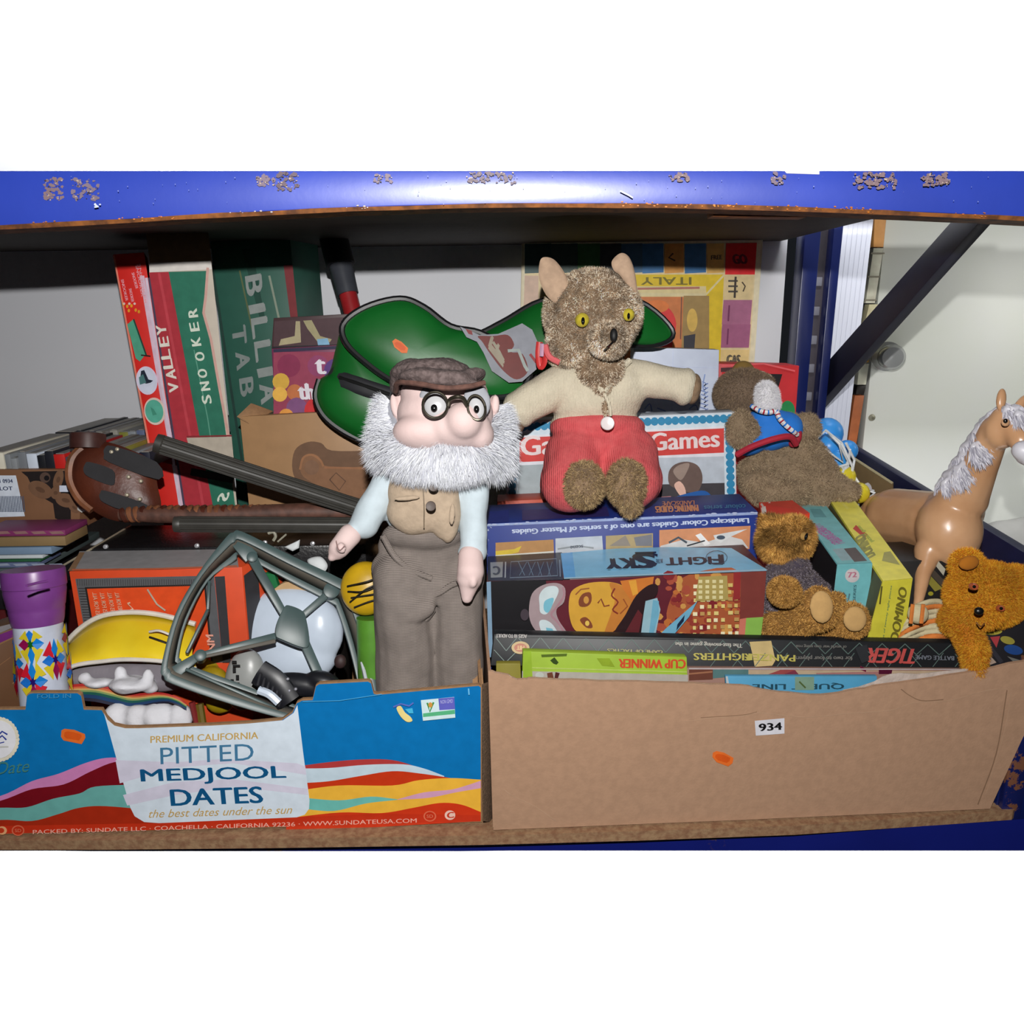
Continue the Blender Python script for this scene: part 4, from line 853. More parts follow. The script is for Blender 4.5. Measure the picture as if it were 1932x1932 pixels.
blob('pad', [E(385, 1235, 1.145, 46, 34, 20), E(400, 1290, 1.115, 34, 34, 20, rot=30), E(415, 1325, 1.105, 28, 22, 14)], mat('yellow_dark', (170, 144, 20), 1.05, rough=.4, nz=.2, ns=20), t, vox=.004)
# ============================================================ green-grey plastic frame
t = thing('plastic_stand', 'grey-green four-cornered plastic stand with spokes and central plate', 'stand', PY(520, 1340, 1.0))
Ap, Bp, Dp = PY(443, 1003, 1.14), PY(655, 1105, 1.15), PY(308, 1276, 1.0)
pn = (Bp-Ap).cross(Dp-Ap).normalized(); pn = pn if pn.y < 0 else -pn
plm = mat('grey_green_plastic', (72, 92, 92), 1.07, rough=.4, nz=.1, ns=14); plg = mat('dusty_inner', (104, 98, 88), 1.07, rough=.6, nz=.2, ns=12)
OUT = [(440, 1004), (458, 1003), (550, 1048), (640, 1090), (662, 1108), (690, 1180), (716, 1300), (726, 1385), (640, 1372), (560, 1362), (440, 1330), (325, 1290), (309, 1276), (304, 1258), (330, 1160), (375, 1080), (425, 1015)]
INN = [(446, 1048), (456, 1042), (540, 1086), (625, 1130), (640, 1146), (664, 1220), (682, 1300), (690, 1352), (640, 1350), (560, 1334), (450, 1294), (350, 1258), (338, 1248), (334, 1236), (350, 1170), (390, 1095), (436, 1056)]
def ring(name, outer, innr, o, th, m):
    A_ = [PN(x, y, o, pn) for x, y in spl2(outer, 4, True)]; B_ = [PN(x, y, o, pn) for x, y in spl2(innr, 4, True)]; n = len(A_); bk2 = -pn*th
    vs = A_+B_+[v+bk2 for v in A_]+[v+bk2 for v in B_]; fs = []
    for i in range(n):
        j = (i+1) % n; fs += [(i, j, n+j, n+i), (2*n+i, 3*n+i, 3*n+j, 2*n+j), (i, 2*n+i, 2*n+j, j), (n+i, n+j, 3*n+j, 3*n+i)]
    return mesh(name, vs, fs, m, t, bev=.0008)
def lerp2(f): return [(a[0]*(1-f)+b[0]*f, a[1]*(1-f)+b[1]*f) for a, b in zip(OUT, INN)]
ring('rim', OUT, lerp2(.42), Ap, .006, plm)
ring('rim', lerp2(.74), lerp2(1.14), Ap-pn*.026, .006, plm)
A_ = [PN(x, y, Ap-pn*.004, pn) for x, y in spl2(lerp2(.30), 4, True)]; B_ = [PN(x, y, Ap-pn*.028, pn) for x, y in spl2(lerp2(.84), 4, True)]; n = len(A_)
fs = [(i, (i+1) % n, n+(i+1) % n, n+i) for i in range(n)]; nf = n//17
o_ = mesh('inner_wall', A_+B_, fs, plg, t, smooth=True, fix=True); md = o_.modifiers.new('s', 'SOLIDIFY'); md.thickness = .002
hz = Ap-pn*.012
def bar(a, b, w0, w1, m=plm, nm='spoke', th=.006, o=hz):
    A, B = PN(*a, o, pn), PN(*b, o, pn); d = (B-A).normalized(); sdir = d.cross(pn); s_ = mpp(A)
    return hexa(nm, [A+sdir*w0*s_, B+sdir*w1*s_, B-sdir*w1*s_, A-sdir*w0*s_], -pn*th, m, t, .001)
bar((448, 1022), (475, 1052), 12, 14); bar((475, 1052), (536, 1158), 9, 7); bar((640, 1102), (572, 1160), 7, 6); bar((632, 1340), (572, 1205), 8, 9); bar((374, 1236), (520, 1200), 5, 7)
bar((380, 1240), (520, 1209), 3, 4, plg, o=hz+pn*.004); bar((330, 1268), (376, 1236), 12, 7)
hub = [(536, 1146), (546, 1142), (570, 1152), (578, 1168), (584, 1212), (572, 1222), (530, 1206), (520, 1198), (522, 1176)]
H = [PN(x, y, hz+pn*.006, pn) for x, y in spl2(hub, 4, True)]; prism('hub_plate', H, -pn*.012, plm, t, bev=.001)
for x, y, r in ((476, 1050, 10), (626, 1113, 15), (378, 1236, 11), (690, 1330, 14)):
    c = PN(x, y, hz+pn*.006, pn); s_ = mpp(c); lathe('corner_socket', c, -pn, [(0, r*.7*s_), (.001, r*s_), (.03, r*s_), (.031, .5*r*s_)], plm, t, seg=20)
bar((350, 1262), (540, 1345), 3, 3, plm, 'stiffening_rib', .02, Ap-pn*.01); bar((352, 1232), (392, 1150), 3, 3, plm, 'stiffening_rib', .02, Ap-pn*.014); bar((392, 1150), (395, 1095), 3, 3, plm, 'stiffening_rib', .02, Ap-pn*.014)
bar((683, 1248), (692, 1286), 3, 3, mat('white_stick', (200, 206, 214), 1.05), 'white_tab', .01, Ap+pn*.002)
# ============================================================ old man doll
t = thing('old_man_doll', 'soft doll of old man with round glasses, flat cap and fluffy white beard', 'doll', PY(810, 1330, 1.06))
skin = mat('doll_skin', (228, 200, 196), 1.12, rough=.75, nz=.03, ns=20, c2=(232, 206, 202), bump=.1, bs=400)
felt = mat('grey_felt', (182, 184, 192), 1.0, rough=.9, nz=.05, ns=60, bump=.2, bs=300)
head = blob('head', [E(840, 782, 1.04, 92, 66, 74), E(838, 742, 1.05, 84, 46, 70), E(862, 806, 1.005, 66, 40, 52), E(875, 794, .985, 36, 36, 40), E(800, 815, 1.01, 60, 36, 50), E(905, 820, 1.01, 28, 30, 40)], skin, t, vox=.003, sm=8)
blob('ear', [E(752, 770, 1.05, 14, 30, 10, rot=6), E(744, 764, 1.045, 8, 22, 8, rot=8), E(756, 795, 1.04, 8, 10, 8)], skin, t, vox=.002)
blob('ear', [E(930, 772, 1.05, 12, 28, 10, rot=-8), E(935, 762, 1.045, 8, 18, 8)], skin, t, vox=.002)
# eyes behind round glasses
yf = .965
we = mat('eye_white', (214, 214, 216), .98, rough=.3, nz=.02); bkk = mat('eye_black', (16, 15, 17), .98, rough=.15)
for cx, cy, rx, rot, px_, py_, yy in ((822, 764, 26, 0, 819, 770, .987), (899, 769, 19, 12, 899, 772, .974)):
    blob('brow_patch', [E(cx+1, cy-12, yy+.019, rx+7, 34, 10, rot=rot)], felt, t, vox=.002, sm=2)
    e_ = blob('eye', [E(cx, cy, yy+.004, rx-3, 24, 9, rot=rot)], we, t, vox=.0018, sm=2)
    blob('pupil', [E(px_, py_, yy-.006, 6.5 if cx < 850 else 5.5, 7.5, 5)], bkk, e_, vox=.0008, sm=1)
gm = mat('glasses_wire', (86, 80, 68), .97, rough=.35, metal=.7, nz=.1)
g = thing('tmp', None, None, Vector((0, 0, 0))); bpy.data.objects.remove(g)
rims = []
for cx, cy, rx, ry, rot in ((821, 764, 23.5, 24.5, 0), (899, 769, 16.5, 23.5, -12)):
    P = []
    for k in range(33):
        a = 6.2832*k/32; u, v = rx*math.cos(a), ry*math.sin(a); q = R(rot)
        P.append(PY(cx+u*math.cos(q)-v*math.sin(q), cy+u*math.sin(q)+v*math.cos(q), yf))
    tube('glasses_rim', P, .0016, gm, t, seg=8)
tube('glasses_bridge', spline([PY(845, 766, yf), PY(849, 754, yf), PY(862, 749, yf-.004), PY(874, 752, yf-.002), PY(882, 766, yf)], 6), .0026, gm, t, seg=8)
# flat cap of brown tweed
tw = mat('brown_tweed', (122, 106, 104), 1.08, rough=.95, nz=.35, ns=170, bump=.8, bs=260, c2=(88, 74, 72)); twb = mat('cap_band', (110, 76, 66), 1.0, rough=.9, nz=.3, ns=120)
cap = blob('cap', [E(812, 704, 1.05, 78, 24, 80, rot=3), E(775, 703, 1.05, 36, 24, 60, rot=14), E(835, 692, 1.05, 40, 15, 50), E(880, 714, 1.02, 40, 15, 50, rot=18), E(845, 724, .99, 70, 9, 34, rot=-1), E(752, 724, 1.06, 16, 26, 40, rot=-8), E(835, 714, 1.0, 66, 15, 46), E(800, 712, 1.0, 50, 16, 50)], tw, t, vox=.003, sm=3, disp=.0012, ds=200)
tube('cap_edge', spline([PY(746, 738, 1.02), PY(752, 722, .995), PY(790, 724, .975), PY(840, 732, .965), PY(885, 729, .968), PY(914, 722, .98)], 6), .0034, twb, t, seg=8)
# body
shm = mat('shirt_blue', (188, 201, 208), 1.22, rough=.85, nz=.05, ns=60, bump=.25, bs=50)
blob('shirt', [E(815, 910, 1.075, 100, 60, 42), E(805, 960, 1.075, 84, 70, 40), Cp(738, 896, 1.07, 32, 690, 988, 1.05, 30), Cp(895, 888, 1.07, 30, 893, 1040, 1.04, 26), E(665, 1002, 1.045, 26, 17, 26, rot=32), E(888, 1040, 1.04, 25, 14, 24)], shm, t, vox=.0032, sm=4, disp=.0035, ds=28)
ve = mat('waistcoat', (176, 156, 134), 1.2, rough=.9, nz=.07, ns=120, bump=.35, bs=220)
vest = blob('waistcoat', [E(800, 925, 1.055, 70, 70, 40), E(786, 965, 1.05, 58, 46, 36), E(838, 958, 1.05, 34, 60, 32), E(850, 1000, 1.045, 14, 26, 22, rot=-16), E(770, 900, 1.06, 38, 60, 30)], ve, t, vox=.003, sm=5, disp=.0018, ds=40)
hbn = mat('horn_button', (92, 76, 68), 1.0, rough=.55, nz=.1)
for x, y in ((818, 918), (813, 955)):
    lathe('button', PY(x, y, 1.001), -FW*1.0, [(0, .0062), (.0015, .0066), (.0025, .006), (.0022, .0045), (.0018, .0004)], hbn, t, seg=20)
tube('waistcoat_seam', spline([PY(797, 900, 1.012), PY(800, 950, 1.006), PY(800, 996, 1.012)], 5), .0008, mat('seam', (140, 122, 100), 1.04), t, seg=5)
blob('pocket_flap', [E(853, 970, 1.014, 6, 22, 4, rot=-4)], ve, t, vox=.0015); blob('pocket_flap', [E(768, 940, 1.018, 26, 5, 4, rot=4)], ve, t, vox=.0015)
# trousers in fine checked cloth
tm = mat('trouser_check', (126, 116, 110), 1.16, rough=.95, nz=.1, ns=40, bump=.3, bs=120)
nt = tm.node_tree; b_ = nt.nodes['Principled BSDF']; src = b_.inputs['Base Color'].links[0].from_socket
tc = nt.nodes.new('ShaderNodeTexCoord'); mxs = None
for axis, sc_, amt in (('Z', 150, .34), ('X', 170, .12)):
    wv = nt.nodes.new('ShaderNodeTexWave'); wv.bands_direction = axis; wv.inputs['Scale'].default_value = sc_; wv.inputs['Distortion'].default_value = .7; wv.inputs['Detail'].default_value = 1
    nt.links.new(tc.outputs['Object'], wv.inputs['Vector']); mr = nt.nodes.new('ShaderNodeMapRange'); mr.inputs[3].default_value = 1-amt; mr.inputs[4].default_value = 1+amt; nt.links.new(wv.outputs['Fac'], mr.inputs[0])
    mm = nt.nodes.new('ShaderNodeMix'); mm.data_type = 'RGBA'; mm.blend_type = 'MULTIPLY'; mm.inputs[0].default_value = 1; nt.links.new(src, mm.inputs[6]); nt.links.new(mr.outputs[0], mm.inputs[7]); src = mm.outputs[2]
nt.links.new(src, b_.inputs['Base Color'])
tz = PY(768, 1300, 1.06)
trs = blob('trousers', [E(796, 1010, 1.065, 78, 30, 42), E(796, 1030, 1.075, 84, 55, 36), E(790, 1075, 1.07, 90, 60, 38), E(850, 1085, 1.075, 66, 60, 36), Cp(762, 1090, 1.065, 58, 768, 1330, 1.05, 55), Cp(860, 1110, 1.07, 50, 868, 1330, 1.055, 45), E(800, 1110, 1.045, 60, 30, 20, rot=14), E(780, 1150, 1.03, 46, 26, 18, rot=12), E(740, 1110, 1.04, 26, 40, 18, rot=-20), caps(PY(768, 1330, 1.05), .042, Vector((PY(768, 1330, 1.05).x, 1.07, .06)), .03), caps(PY(868, 1330, 1.055), .034, Vector((PY(868, 1330, 1.05).x, 1.08, .06)), .03)], tm, t, vox=.0035, sm=4, disp=.006, ds=17)
for pts in ([(722, 1010), (745, 1050), (775, 1075), (815, 1092)], [(815, 1124), (830, 1118), (850, 1105), (862, 1100)], [(735, 1150), (770, 1168), (800, 1170), (818, 1150)]):
    tube('cloth_fold', spline([PY(x, y, 1.037) for x, y in pts], 5), .0042, tm, t, seg=8)
# mitten hands
hand1 = blob('hand', [Cp(660, 1010, 1.035, 22, 640, 1034, 1.025, 20), Cp(636, 1040, 1.025, 17, 626, 1052, 1.02, 8), E(644, 1034, 1.008, 9, 11, 8, rot=20)], skin, t, vox=.0025, sm=4)
hand2 = blob('hand', [Cp(888, 1050, 1.03, 24, 888, 1078, 1.015, 26), Cp(886, 1090, 1.015, 25, 881, 1128, 1.01, 11), E(893, 1098, 1.0, 8, 12, 10, rot=-8)], skin, t, vox=.0025, sm=4)
tube('thumb_stitch', spline([PY(634, 1020, 1.005), PY(640, 1038, 1.0), PY(650, 1030, 1.0)], 4), .0007, mat('stitch', (176, 140, 136), 1.0), t, seg=5)
# beard: fibre mass on a padded base
base = blob('beard_base', [E(835, 836, 1.03, 100, 28, 46), E(830, 850, 1.025, 84, 18, 36), E(748, 822, 1.05, 30, 42, 30, rot=-10), E(742, 790, 1.06, 16, 36, 22, rot=14), E(924, 828, 1.05, 24, 44, 26, rot=6), E(938, 790, 1.06, 10, 30, 14), E(815, 846, 1.01, 46, 16, 24, rot=8), E(880, 846, 1.01, 42, 14, 24, rot=-6)], mat('beard_base', (170, 172, 182), 1.0, rough=.95, nz=.1, ns=60), t, vox=.004, sm=3)
hc = np.array(PY(838, 790, 1.05))
def bdir(root, N):
    v = root-hc; v[:, 1] = -.25*np.abs(v[:, 1])-.012; v /= np.linalg.norm(v, axis=1)[:, None]
    v[:, 2] -= .25; return v*1.0+N*.35
def blen(root):
    zz = (hc[2]-root[:, 2]); return np.clip(.6+zz*7, .55, 1.2)
fuzz(base, 34000, .036, .0004, [(236, 238, 244), (222, 224, 232), (244, 246, 250), (200, 202, 214)], t, d=1.1, seg=4, dirf=bdir, lenf=blen, name='beard', cl=22, jit=.5, seed=3)
# ============================================================ right: big plain cardboard box
gq0, gq1 = PZ(930, 1566, 0), PZ(1866, 1526, 0)
gn = (gq1-gq0).cross(Vector((0, 0, 1))).normalized(); gn = gn if gn.y > 0 else -gn
card = mat('cardboard', (172, 136, 110), 1.12, rough=.8, nz=.05, ns=90, bump=.12, bs=260, spec=.25, k=.88)
cardin = mat('cardboard_inside', (130, 100, 76), 1.15, rough=.85, nz=.1)
t = thing('cardboard_box', 'large plain brown cardboard box with torn wavy front edge and lot number', 'box', (gq0+gq1)/2)
# front panel leans out a little to the right and towards the top
def GF(x, y, off=0): return PN(x, y, gq0+gn*off, gn)
topc = [(921, 1266), (930, 1267), (945, 1272), (960, 1275), (975, 1282), (990, 1282), (1005, 1280), (1060, 1282), (1130, 1285), (1240, 1288), (1340, 1291), (1400, 1294), (1440, 1301), (1490, 1308), (1550, 1311), (1600, 1305), (1650, 1296), (1700, 1288), (1760, 1279), (1850, 1266), (1932, 1247), (1990, 1236)]
topc = [(x, y+random.uniform(-1.2, 1.2)) for x, y in spl2(topc, 3)]
outl = topc+[(1960, 1330), (1926, 1400), (1868, 1526), (1400, 1547), (931, 1566)]
vs, fs = [], []
prism('front_panel', [GF(x, y) for x, y in outl], gn*.005, card, t)
# torn paper liner standing behind the front edge
ln_ = [(1590, 1302), (1620, 1296), (1650, 1286), (1665, 1277), (1680, 1272), (1700, 1270), (1730, 1272), (1760, 1269), (1820, 1262), (1850, 1258), (1700, 1300), (1640, 1310)]
prism('torn_liner', [GF(x, y, .007) for x, y in ln_], gn*.001, mat('torn_paper', (206, 190, 180), 1.05, rough=.9, nz=.1, ns=90, bump=.5), t)
tube('torn_edge', [GF(x, y+.5, .0015) for x, y in topc if x < 1930], .0013, mat('torn_fibre', (200, 176, 156), 1.1, rough=.95, nz=.2, ns=200), t, seg=5)
p = Print(gq0, gn, lift=.0004, step=.00003)
cr = (190, 154, 126); cd_ = (146, 114, 90)
for pts, c, w_ in (([(1322, 1356), (1400, 1351), (1432, 1345), (1520, 1353), (1600, 1346), (1680, 1340), (1726, 1326), (1790, 1322), (1860, 1303), (1900, 1300)], cr, 1.6), ([(1288, 1361), (1330, 1358)], cr, 1.4), ([(1700, 1300), (1716, 1312), (1740, 1322), (1780, 1320)], cd_, 1.6), ([(951, 1490), (970, 1503), (1010, 1522), (1050, 1550)], cr, 1.8), ([(1900, 1302), (1880, 1420), (1845, 1518)], cd_, 2.2), ([(1908, 1306), (1895, 1380), (1860, 1500)], cr, 1.6), ([(1322, 1354), (1400, 1349), (1428, 1343)], cd_, 1.2)):
    p.line(spl2(pts, 5), w_, c)
p.done('crease', t)['kind'] = 'stuff'
Rb = GF(1990, 1236); R0 = GF(1868, 1526)
hexa('side_panel', [GF(1990, 1240, .005), GF(1990, 1240, .005)+Vector((-.02, .42, .04)), R0+Vector((-.02, .42, 0)), R0+gn*.005], (.004, 0, 0), card, t, bev=0)
hexa('side_panel', [GF(921, 1268, .006), GF(921, 1268, .006)+Vector((-.022, .34, .0)), gq0+gn*.006+Vector((-.022, .34, 0)), gq0+gn*.006], (.004, 0, 0), card, t, bev=0)
prism('base_panel', [gq0+gn*.006, R0+gn*.006, R0+Vector((-.03, .40, 0)), gq0+Vector((.005, .34, 0))], (0, 0, .004), cardin, t)
bpq = [PY(1585, 848, 1.50), PY(1684, 912, 1.40), PY(1684, 1000, 1.40), PY(1585, 1000, 1.50)]
hexa('back_flap', bpq, (.004, .004, 0), mat('flap_brown', (96, 78, 50), 1.3, rough=.85, nz=.08), t)
tube('flap_edge', [bpq[0], bpq[1]], .0025, mat('flap_edge', (150, 140, 110), 1.3, rough=.9), t, seg=6)
# lot ticket and sticker
p = Print(gq0, gn, lift=.0012); p.poly([(1424, 1360), (1480, 1355), (1480, 1384), (1426, 1388)], (226, 224, 232)); p.text('934', (1433, 1380), (1475, 1377), (1432, 1366), (18, 16, 18), .05)
tag(p.done('lot_ticket'), 'white paper ticket printed with the number 934', 'ticket')
sticker([(1345, 1420), (1352, 1417), (1366, 1420), (1384, 1430), (1382, 1440), (1374, 1446), (1352, 1438), (1344, 1428)], gq0, gn, 'orange price sticker on the plain brown cardboard box')
# ============================================================ front row of boxes inside
t, q = carton('green_game_box', 'lime green slim game box with red upside-down lettering at front of the box', 'box', [(987, 1229), (1296, 1240), (1298, 1300), (985, 1300)], 1.0, (-.001, .012, .0), (172, 206, 60), zb=.008, d=1.0)
p = fprint(q, d=1.02)
p.poly([(985, 1266), (1298, 1273), (1298, 1300), (985, 1300)], (196, 190, 180)); p.poly([(988, 1230), (1002, 1228), (1006, 1300), (986, 1300)], (168, 204, 60)); p.ell(1018, 1274, 8, 6, (210, 214, 206)); p.poly([(1032, 1270), (1042, 1268), (1046, 1284), (1034, 1284)], (120, 70, 50)); p.poly([(1048, 1268), (1056, 1270), (1052, 1282), (1046, 1280)], (90, 40, 40))
p.text('CUP WINNER', (1293, 1244), (1168, 1243), (1293, 1261), (228, 86, 50), .04)
p.poly([(1021, 1235), (1070, 1233), (1069, 1238), (1022, 1240)], (96, 120, 40)); p.poly([(1038, 1246), (1046, 1240), (1054, 1250), (1050, 1254), (1044, 1252)], (60, 84, 30)); p.line([(1004, 1260), (1150, 1264), (1296, 1268)], 2, (206, 226, 120)); p.poly([(1126, 1242), (1150, 1242), (1160, 1258), (1136, 1256)], (158, 186, 50)); p.done('printed_face', t)
t, q = carton('black_lattice_box', 'long black game box with thin lattice lines and red and yellow upside-down lettering', 'box', [(932, 1196), (1814, 1214), (1836, 1262), (925, 1256)], [1.035, 1.035, 1.02, 1.02], (0, .012, .002), (26, 28, 32), zb=None, d=1.03)
p = fprint(q, d=1.03)
lt = (92, 112, 106)
for i in range(24):
    x = 934+i*43
    if 1540 < x < 1560: continue
    if x+22 < 1810: p.line([(x, 1201+i*.8), (x+21, 1228+i*.4)], 1.6, lt); p.line([(x+21, 1228+i*.4), (x+43, 1201+i*.8)], 1.6, lt)
for i in range(12):
    x = 1340+i*42; p.line([(x, 1258), (x+20, 1232)], 1.4, lt)
    if i % 2: p.line([(x, 1234), (x+20, 1258)], 1.4, lt)
p.line([(932, 1226), (954, 1250)], 1.6, lt); p.line([(954, 1250), (990, 1214)], 1.6, lt)
p.poly([(934, 1200), (1310, 1205), (1310, 1207), (934, 1202)], (36, 38, 42))
p.ell(982, 1222, 17, 12, (206, 176, 120)); p.ell(982, 1222, 12, 8, (190, 110, 80)); p.text('HIT', (989, 1218), (975, 1218), (989, 1226), (226, 190, 130), .04)
p.text('AGES 10 TO ADULT', (994, 1197), (936, 1196), (994, 1204), (176, 170, 166), .03)
p.text('GAME OF TACTICS', (1250, 1227), (1146, 1224), (1250, 1233), (190, 182, 110), .04)
p.text('The fast-moving game in the', (1400, 1212), (1274, 1209), (1400, 1222), (190, 186, 176), .03)
p.text('FIGHTERS', (1415, 1233), (1309, 1232), (1415, 1246), (196, 184, 90), .04); p.text('PANZER', (1500, 1236), (1405, 1233), (1500, 1248), (196, 184, 90), .04)
p.text('of world war two using real', (1597, 1216), (1502, 1215), (1597, 1224), (106, 104, 100), .03); p.text('for two to four players', (1608, 1236), (1500, 1236), (1608, 1246), (116, 112, 108), .03)
p.text('TIGER', (1728, 1224), (1640, 1222), (1724, 1252), (200, 80, 76), .035, .2)
p.text('BATTLE GAME', (1800, 1238), (1727, 1236), (1800, 1246), (116, 120, 130), .03)
p.poly([(1613, 1222), (1636, 1216), (1640, 1246), (1626, 1252)], (40, 42, 46)); p.done('printed_face', t)
p = fprint(q, d=1.03, lift=.0022, k=1.1); p.poly([(1414, 1211), (1455, 1209), (1463, 1246), (1457, 1256), (1424, 1258), (1420, 1236)], (218, 190, 128)); p.done('tape_strip', t)
t, q = carton('pictured_game_box', 'pink and teal pictured flat box under the long black lattice box', 'box', [(1230, 1260), (1838, 1264), (1838, 1300), (1230, 1300)], 1.012, (0, .008, 0), (170, 130, 116), zb=.008, d=1.0)
p = fprint(q, d=1.02)
for a in (([(1300, 1262), (1345, 1262), (1345, 1282), (1300, 1284)], (120, 70, 56)), ([(1345, 1262), (1412, 1262), (1412, 1274), (1345, 1280)], (96, 134, 134)), ([(1412, 1264), (1840, 1266), (1840, 1272), (1412, 1274)], (206, 180, 150)), ([(1450, 1272), (1472, 1264), (1500, 1263), (1480, 1278), (1450, 1278)], (170, 80, 80)), ([(1480, 1272), (1500, 1264), (1510, 1276), (1490, 1280)], (140, 60, 80)), ([(1540, 1270), (1680, 1266), (1680, 1272), (1540, 1276)], (186, 130, 126)), ([(1623, 1256), (1634, 1262), (1634, 1268), (1624, 1264)], (120, 30, 60)), ([(1658, 1260), (1684, 1262), (1682, 1272), (1658, 1272)], (90, 16, 50)), ([(1300, 1260), (1838, 1262), (1838, 1264), (1300, 1263)], (206, 190, 190)), ([(1300, 1270), (1344, 1266), (1344, 1269), (1300, 1273)], (176, 120, 90))): p.poly(*a)
p.done('printed_face', t)
t, q = carton('sky_blue_box', 'sky blue flat box with dark letters just behind the torn front edge', 'box', [(1369, 1276), (1655, 1276), (1656, 1330), (1372, 1330)], .995, (0, .007, 0), (90, 172, 214), zb=.008, d=1.0)
p = fprint(q, d=1.0); p.poly([(1369, 1276), (1373, 1276), (1377, 1300), (1372, 1300)], (206, 216, 220))
p.text('QUEST LINE', (1592, 1288), (1420, 1289), (1592, 1300), (40, 84, 104), .04); p.poly([(1500, 1277), (1536, 1277), (1536, 1302), (1500, 1302)], (140, 172, 150)); p.line([(1508, 1286), (1520, 1298)], 3, (90, 110, 60)); p.done('printed_face', t)
t, q = carton('olive_box', 'olive yellow flat box at the front left corner of the cardboard box', 'box', [(936, 1252), (982, 1252), (984, 1300), (936, 1300)], .998, (0, .01, 0), (150, 140, 50), zb=.008, d=1.02)
# ============================================================ large model kit with the airman
Df = Vector((0, .115, .002))
t, q = carton('airman_kit_box', 'model kit box with painted airman face and pale blue top lettered upside down', 'box', [(918, 1098), (1446, 1074), (1432, 1214), (922, 1240)], [1.075, 1.075, 1.06, 1.06], Df, (110, 60, 60), zb=None, d=1.08)
p = fprint(q, d=1.08)
p.poly([(918, 1098), (926, 1097), (930, 1240), (922, 1240)], (130, 160, 186)); p.poly([(926, 1097), (1075, 1090), (1080, 1240), (930, 1240)], (26, 24, 28)); p.poly([(1030, 1096), (1410, 1079), (1400, 1240), (1060, 1240), (1040, 1160)], (98, 34, 46))
p.poly(spl2([(1300, 1084), (1400, 1080), (1402, 1210), (1290, 1215), (1258, 1170), (1270, 1120)], 4, True), (170, 90, 56))
for _ in range(70):
    x, y = random.uniform(1240, 1392), random.uniform(1084, 1210); p.ell(x, y, random.uniform(4, 12), random.uniform(4, 10), random.choice([(190, 110, 56), (150, 60, 50), (206, 150, 80), (130, 40, 46), (170, 80, 60)]), n=7)
# lit windows of the city
for i in range(7):
    for j in range(9):
        x, y = 1308+i*13+random.uniform(-1, 1), 1090+j*13-i*.5
        if random.random() < .85: p.rect(x, y, x+random.uniform(5, 9), y+7, random.choice([(226, 206, 130), (240, 230, 190), (190, 150, 90), (214, 186, 110)]))
p.poly([(1318, 1088), (1372, 1086), (1374, 1132), (1312, 1134)], (176, 156, 90))
for i in range(4):
    for j in range(4): p.rect(1318+i*13, 1094+j*10, 1325+i*13, 1100+j*10, (226, 214, 160))
p.poly([(1384, 1080), (1398, 1079), (1396, 1130), (1384, 1132)], (150, 50, 50)); p.poly([(1398, 1079), (1446, 1076), (1440, 1164), (1396, 1168)], (126, 60, 54)); p.poly([(1396, 1168), (1408, 1166), (1406, 1210), (1392, 1212)], (206, 120, 100)); p.poly([(1408, 1166), (1440, 1164), (1434, 1214), (1404, 1214)], (140, 186, 84))
# flying helmet and goggles lying sideways
p.poly(spl2([(998, 1150), (1004, 1120), (1024, 1104), (1050, 1100), (1066, 1110), (1064, 1136), (1050, 1150), (1054, 1170), (1072, 1200), (1046, 1204), (1018, 1196), (1002, 1176)], 4, True), (166, 146, 150)); p.ell(990, 1160, 8, 11, (70, 60, 68))
p.poly(spl2([(1018, 1142), (1018, 1122), (1030, 1108), (1048, 1106), (1054, 1116), (1044, 1138), (1032, 1158), (1020, 1156)], 4, True), (206, 220, 224)); p.poly(spl2([(1026, 1150), (1028, 1134), (1044, 1128), (1042, 1142), (1034, 1156)], 4, True), (120, 186, 206))
p.poly(spl2([(1018, 1172), (1030, 1170), (1044, 1180), (1054, 1202), (1030, 1204), (1020, 1188)], 4, True), (206, 220, 224)); p.poly([(1030, 1184), (1042, 1186), (1050, 1202), (1034, 1203)], (120, 186, 206))
p.line(spl2([(1062, 1108), (1064, 1124), (1050, 1146), (1040, 1160), (1054, 1176), (1070, 1204)], 4), 4, (170, 130, 140))
# face on its side
p.poly(spl2([(1074, 1130), (1082, 1112), (1110, 1100), (1150, 1098), (1176, 1106), (1190, 1124), (1192, 1146), (1172, 1170), (1150, 1196), (1110, 1200), (1084, 1188), (1074, 1160)], 4, True), (214, 162, 60)); p.poly(spl2([(1150, 1100), (1178, 1108), (1196, 1130), (1180, 1160), (1164, 1186), (1140, 1198), (1152, 1160), (1160, 1130)], 4, True), (196, 124, 54)); p.poly([(1170, 1096), (1234, 1088), (1230, 1110), (1196, 1140), (1176, 1112)], (206, 120, 50)); p.poly([(1186, 1096), (1200, 1094), (1204, 1120), (1194, 1124)], (226, 160, 60))
p.poly(spl2([(1092, 1132), (1100, 1120), (1114, 1118), (1116, 1134), (1108, 1144), (1094, 1144)], 3, True), (130, 70, 44)); p.ell(1106, 1132, 5, 7, (206, 150, 70)); p.poly(spl2([(1094, 1170), (1104, 1164), (1114, 1172), (1118, 1184), (1106, 1184)], 3, True), (130, 70, 44)); p.ell(1108, 1176, 4, 5, (226, 190, 90)); p.line([(1086, 1122), (1096, 1112), (1112, 1110)], 2.5, (150, 90, 50)); p.line([(1128, 1138), (1134, 1130), (1140, 1144), (1150, 1142)], 3, (130, 66, 40)); p.line(spl2([(1160, 1110), (1154, 1124), (1166, 1136), (1156, 1150), (1166, 1158)], 3), 3, (130, 50, 36)); p.line([(1176, 1130), (1184, 1144), (1170, 1158)], 2.5, (150, 80, 40))
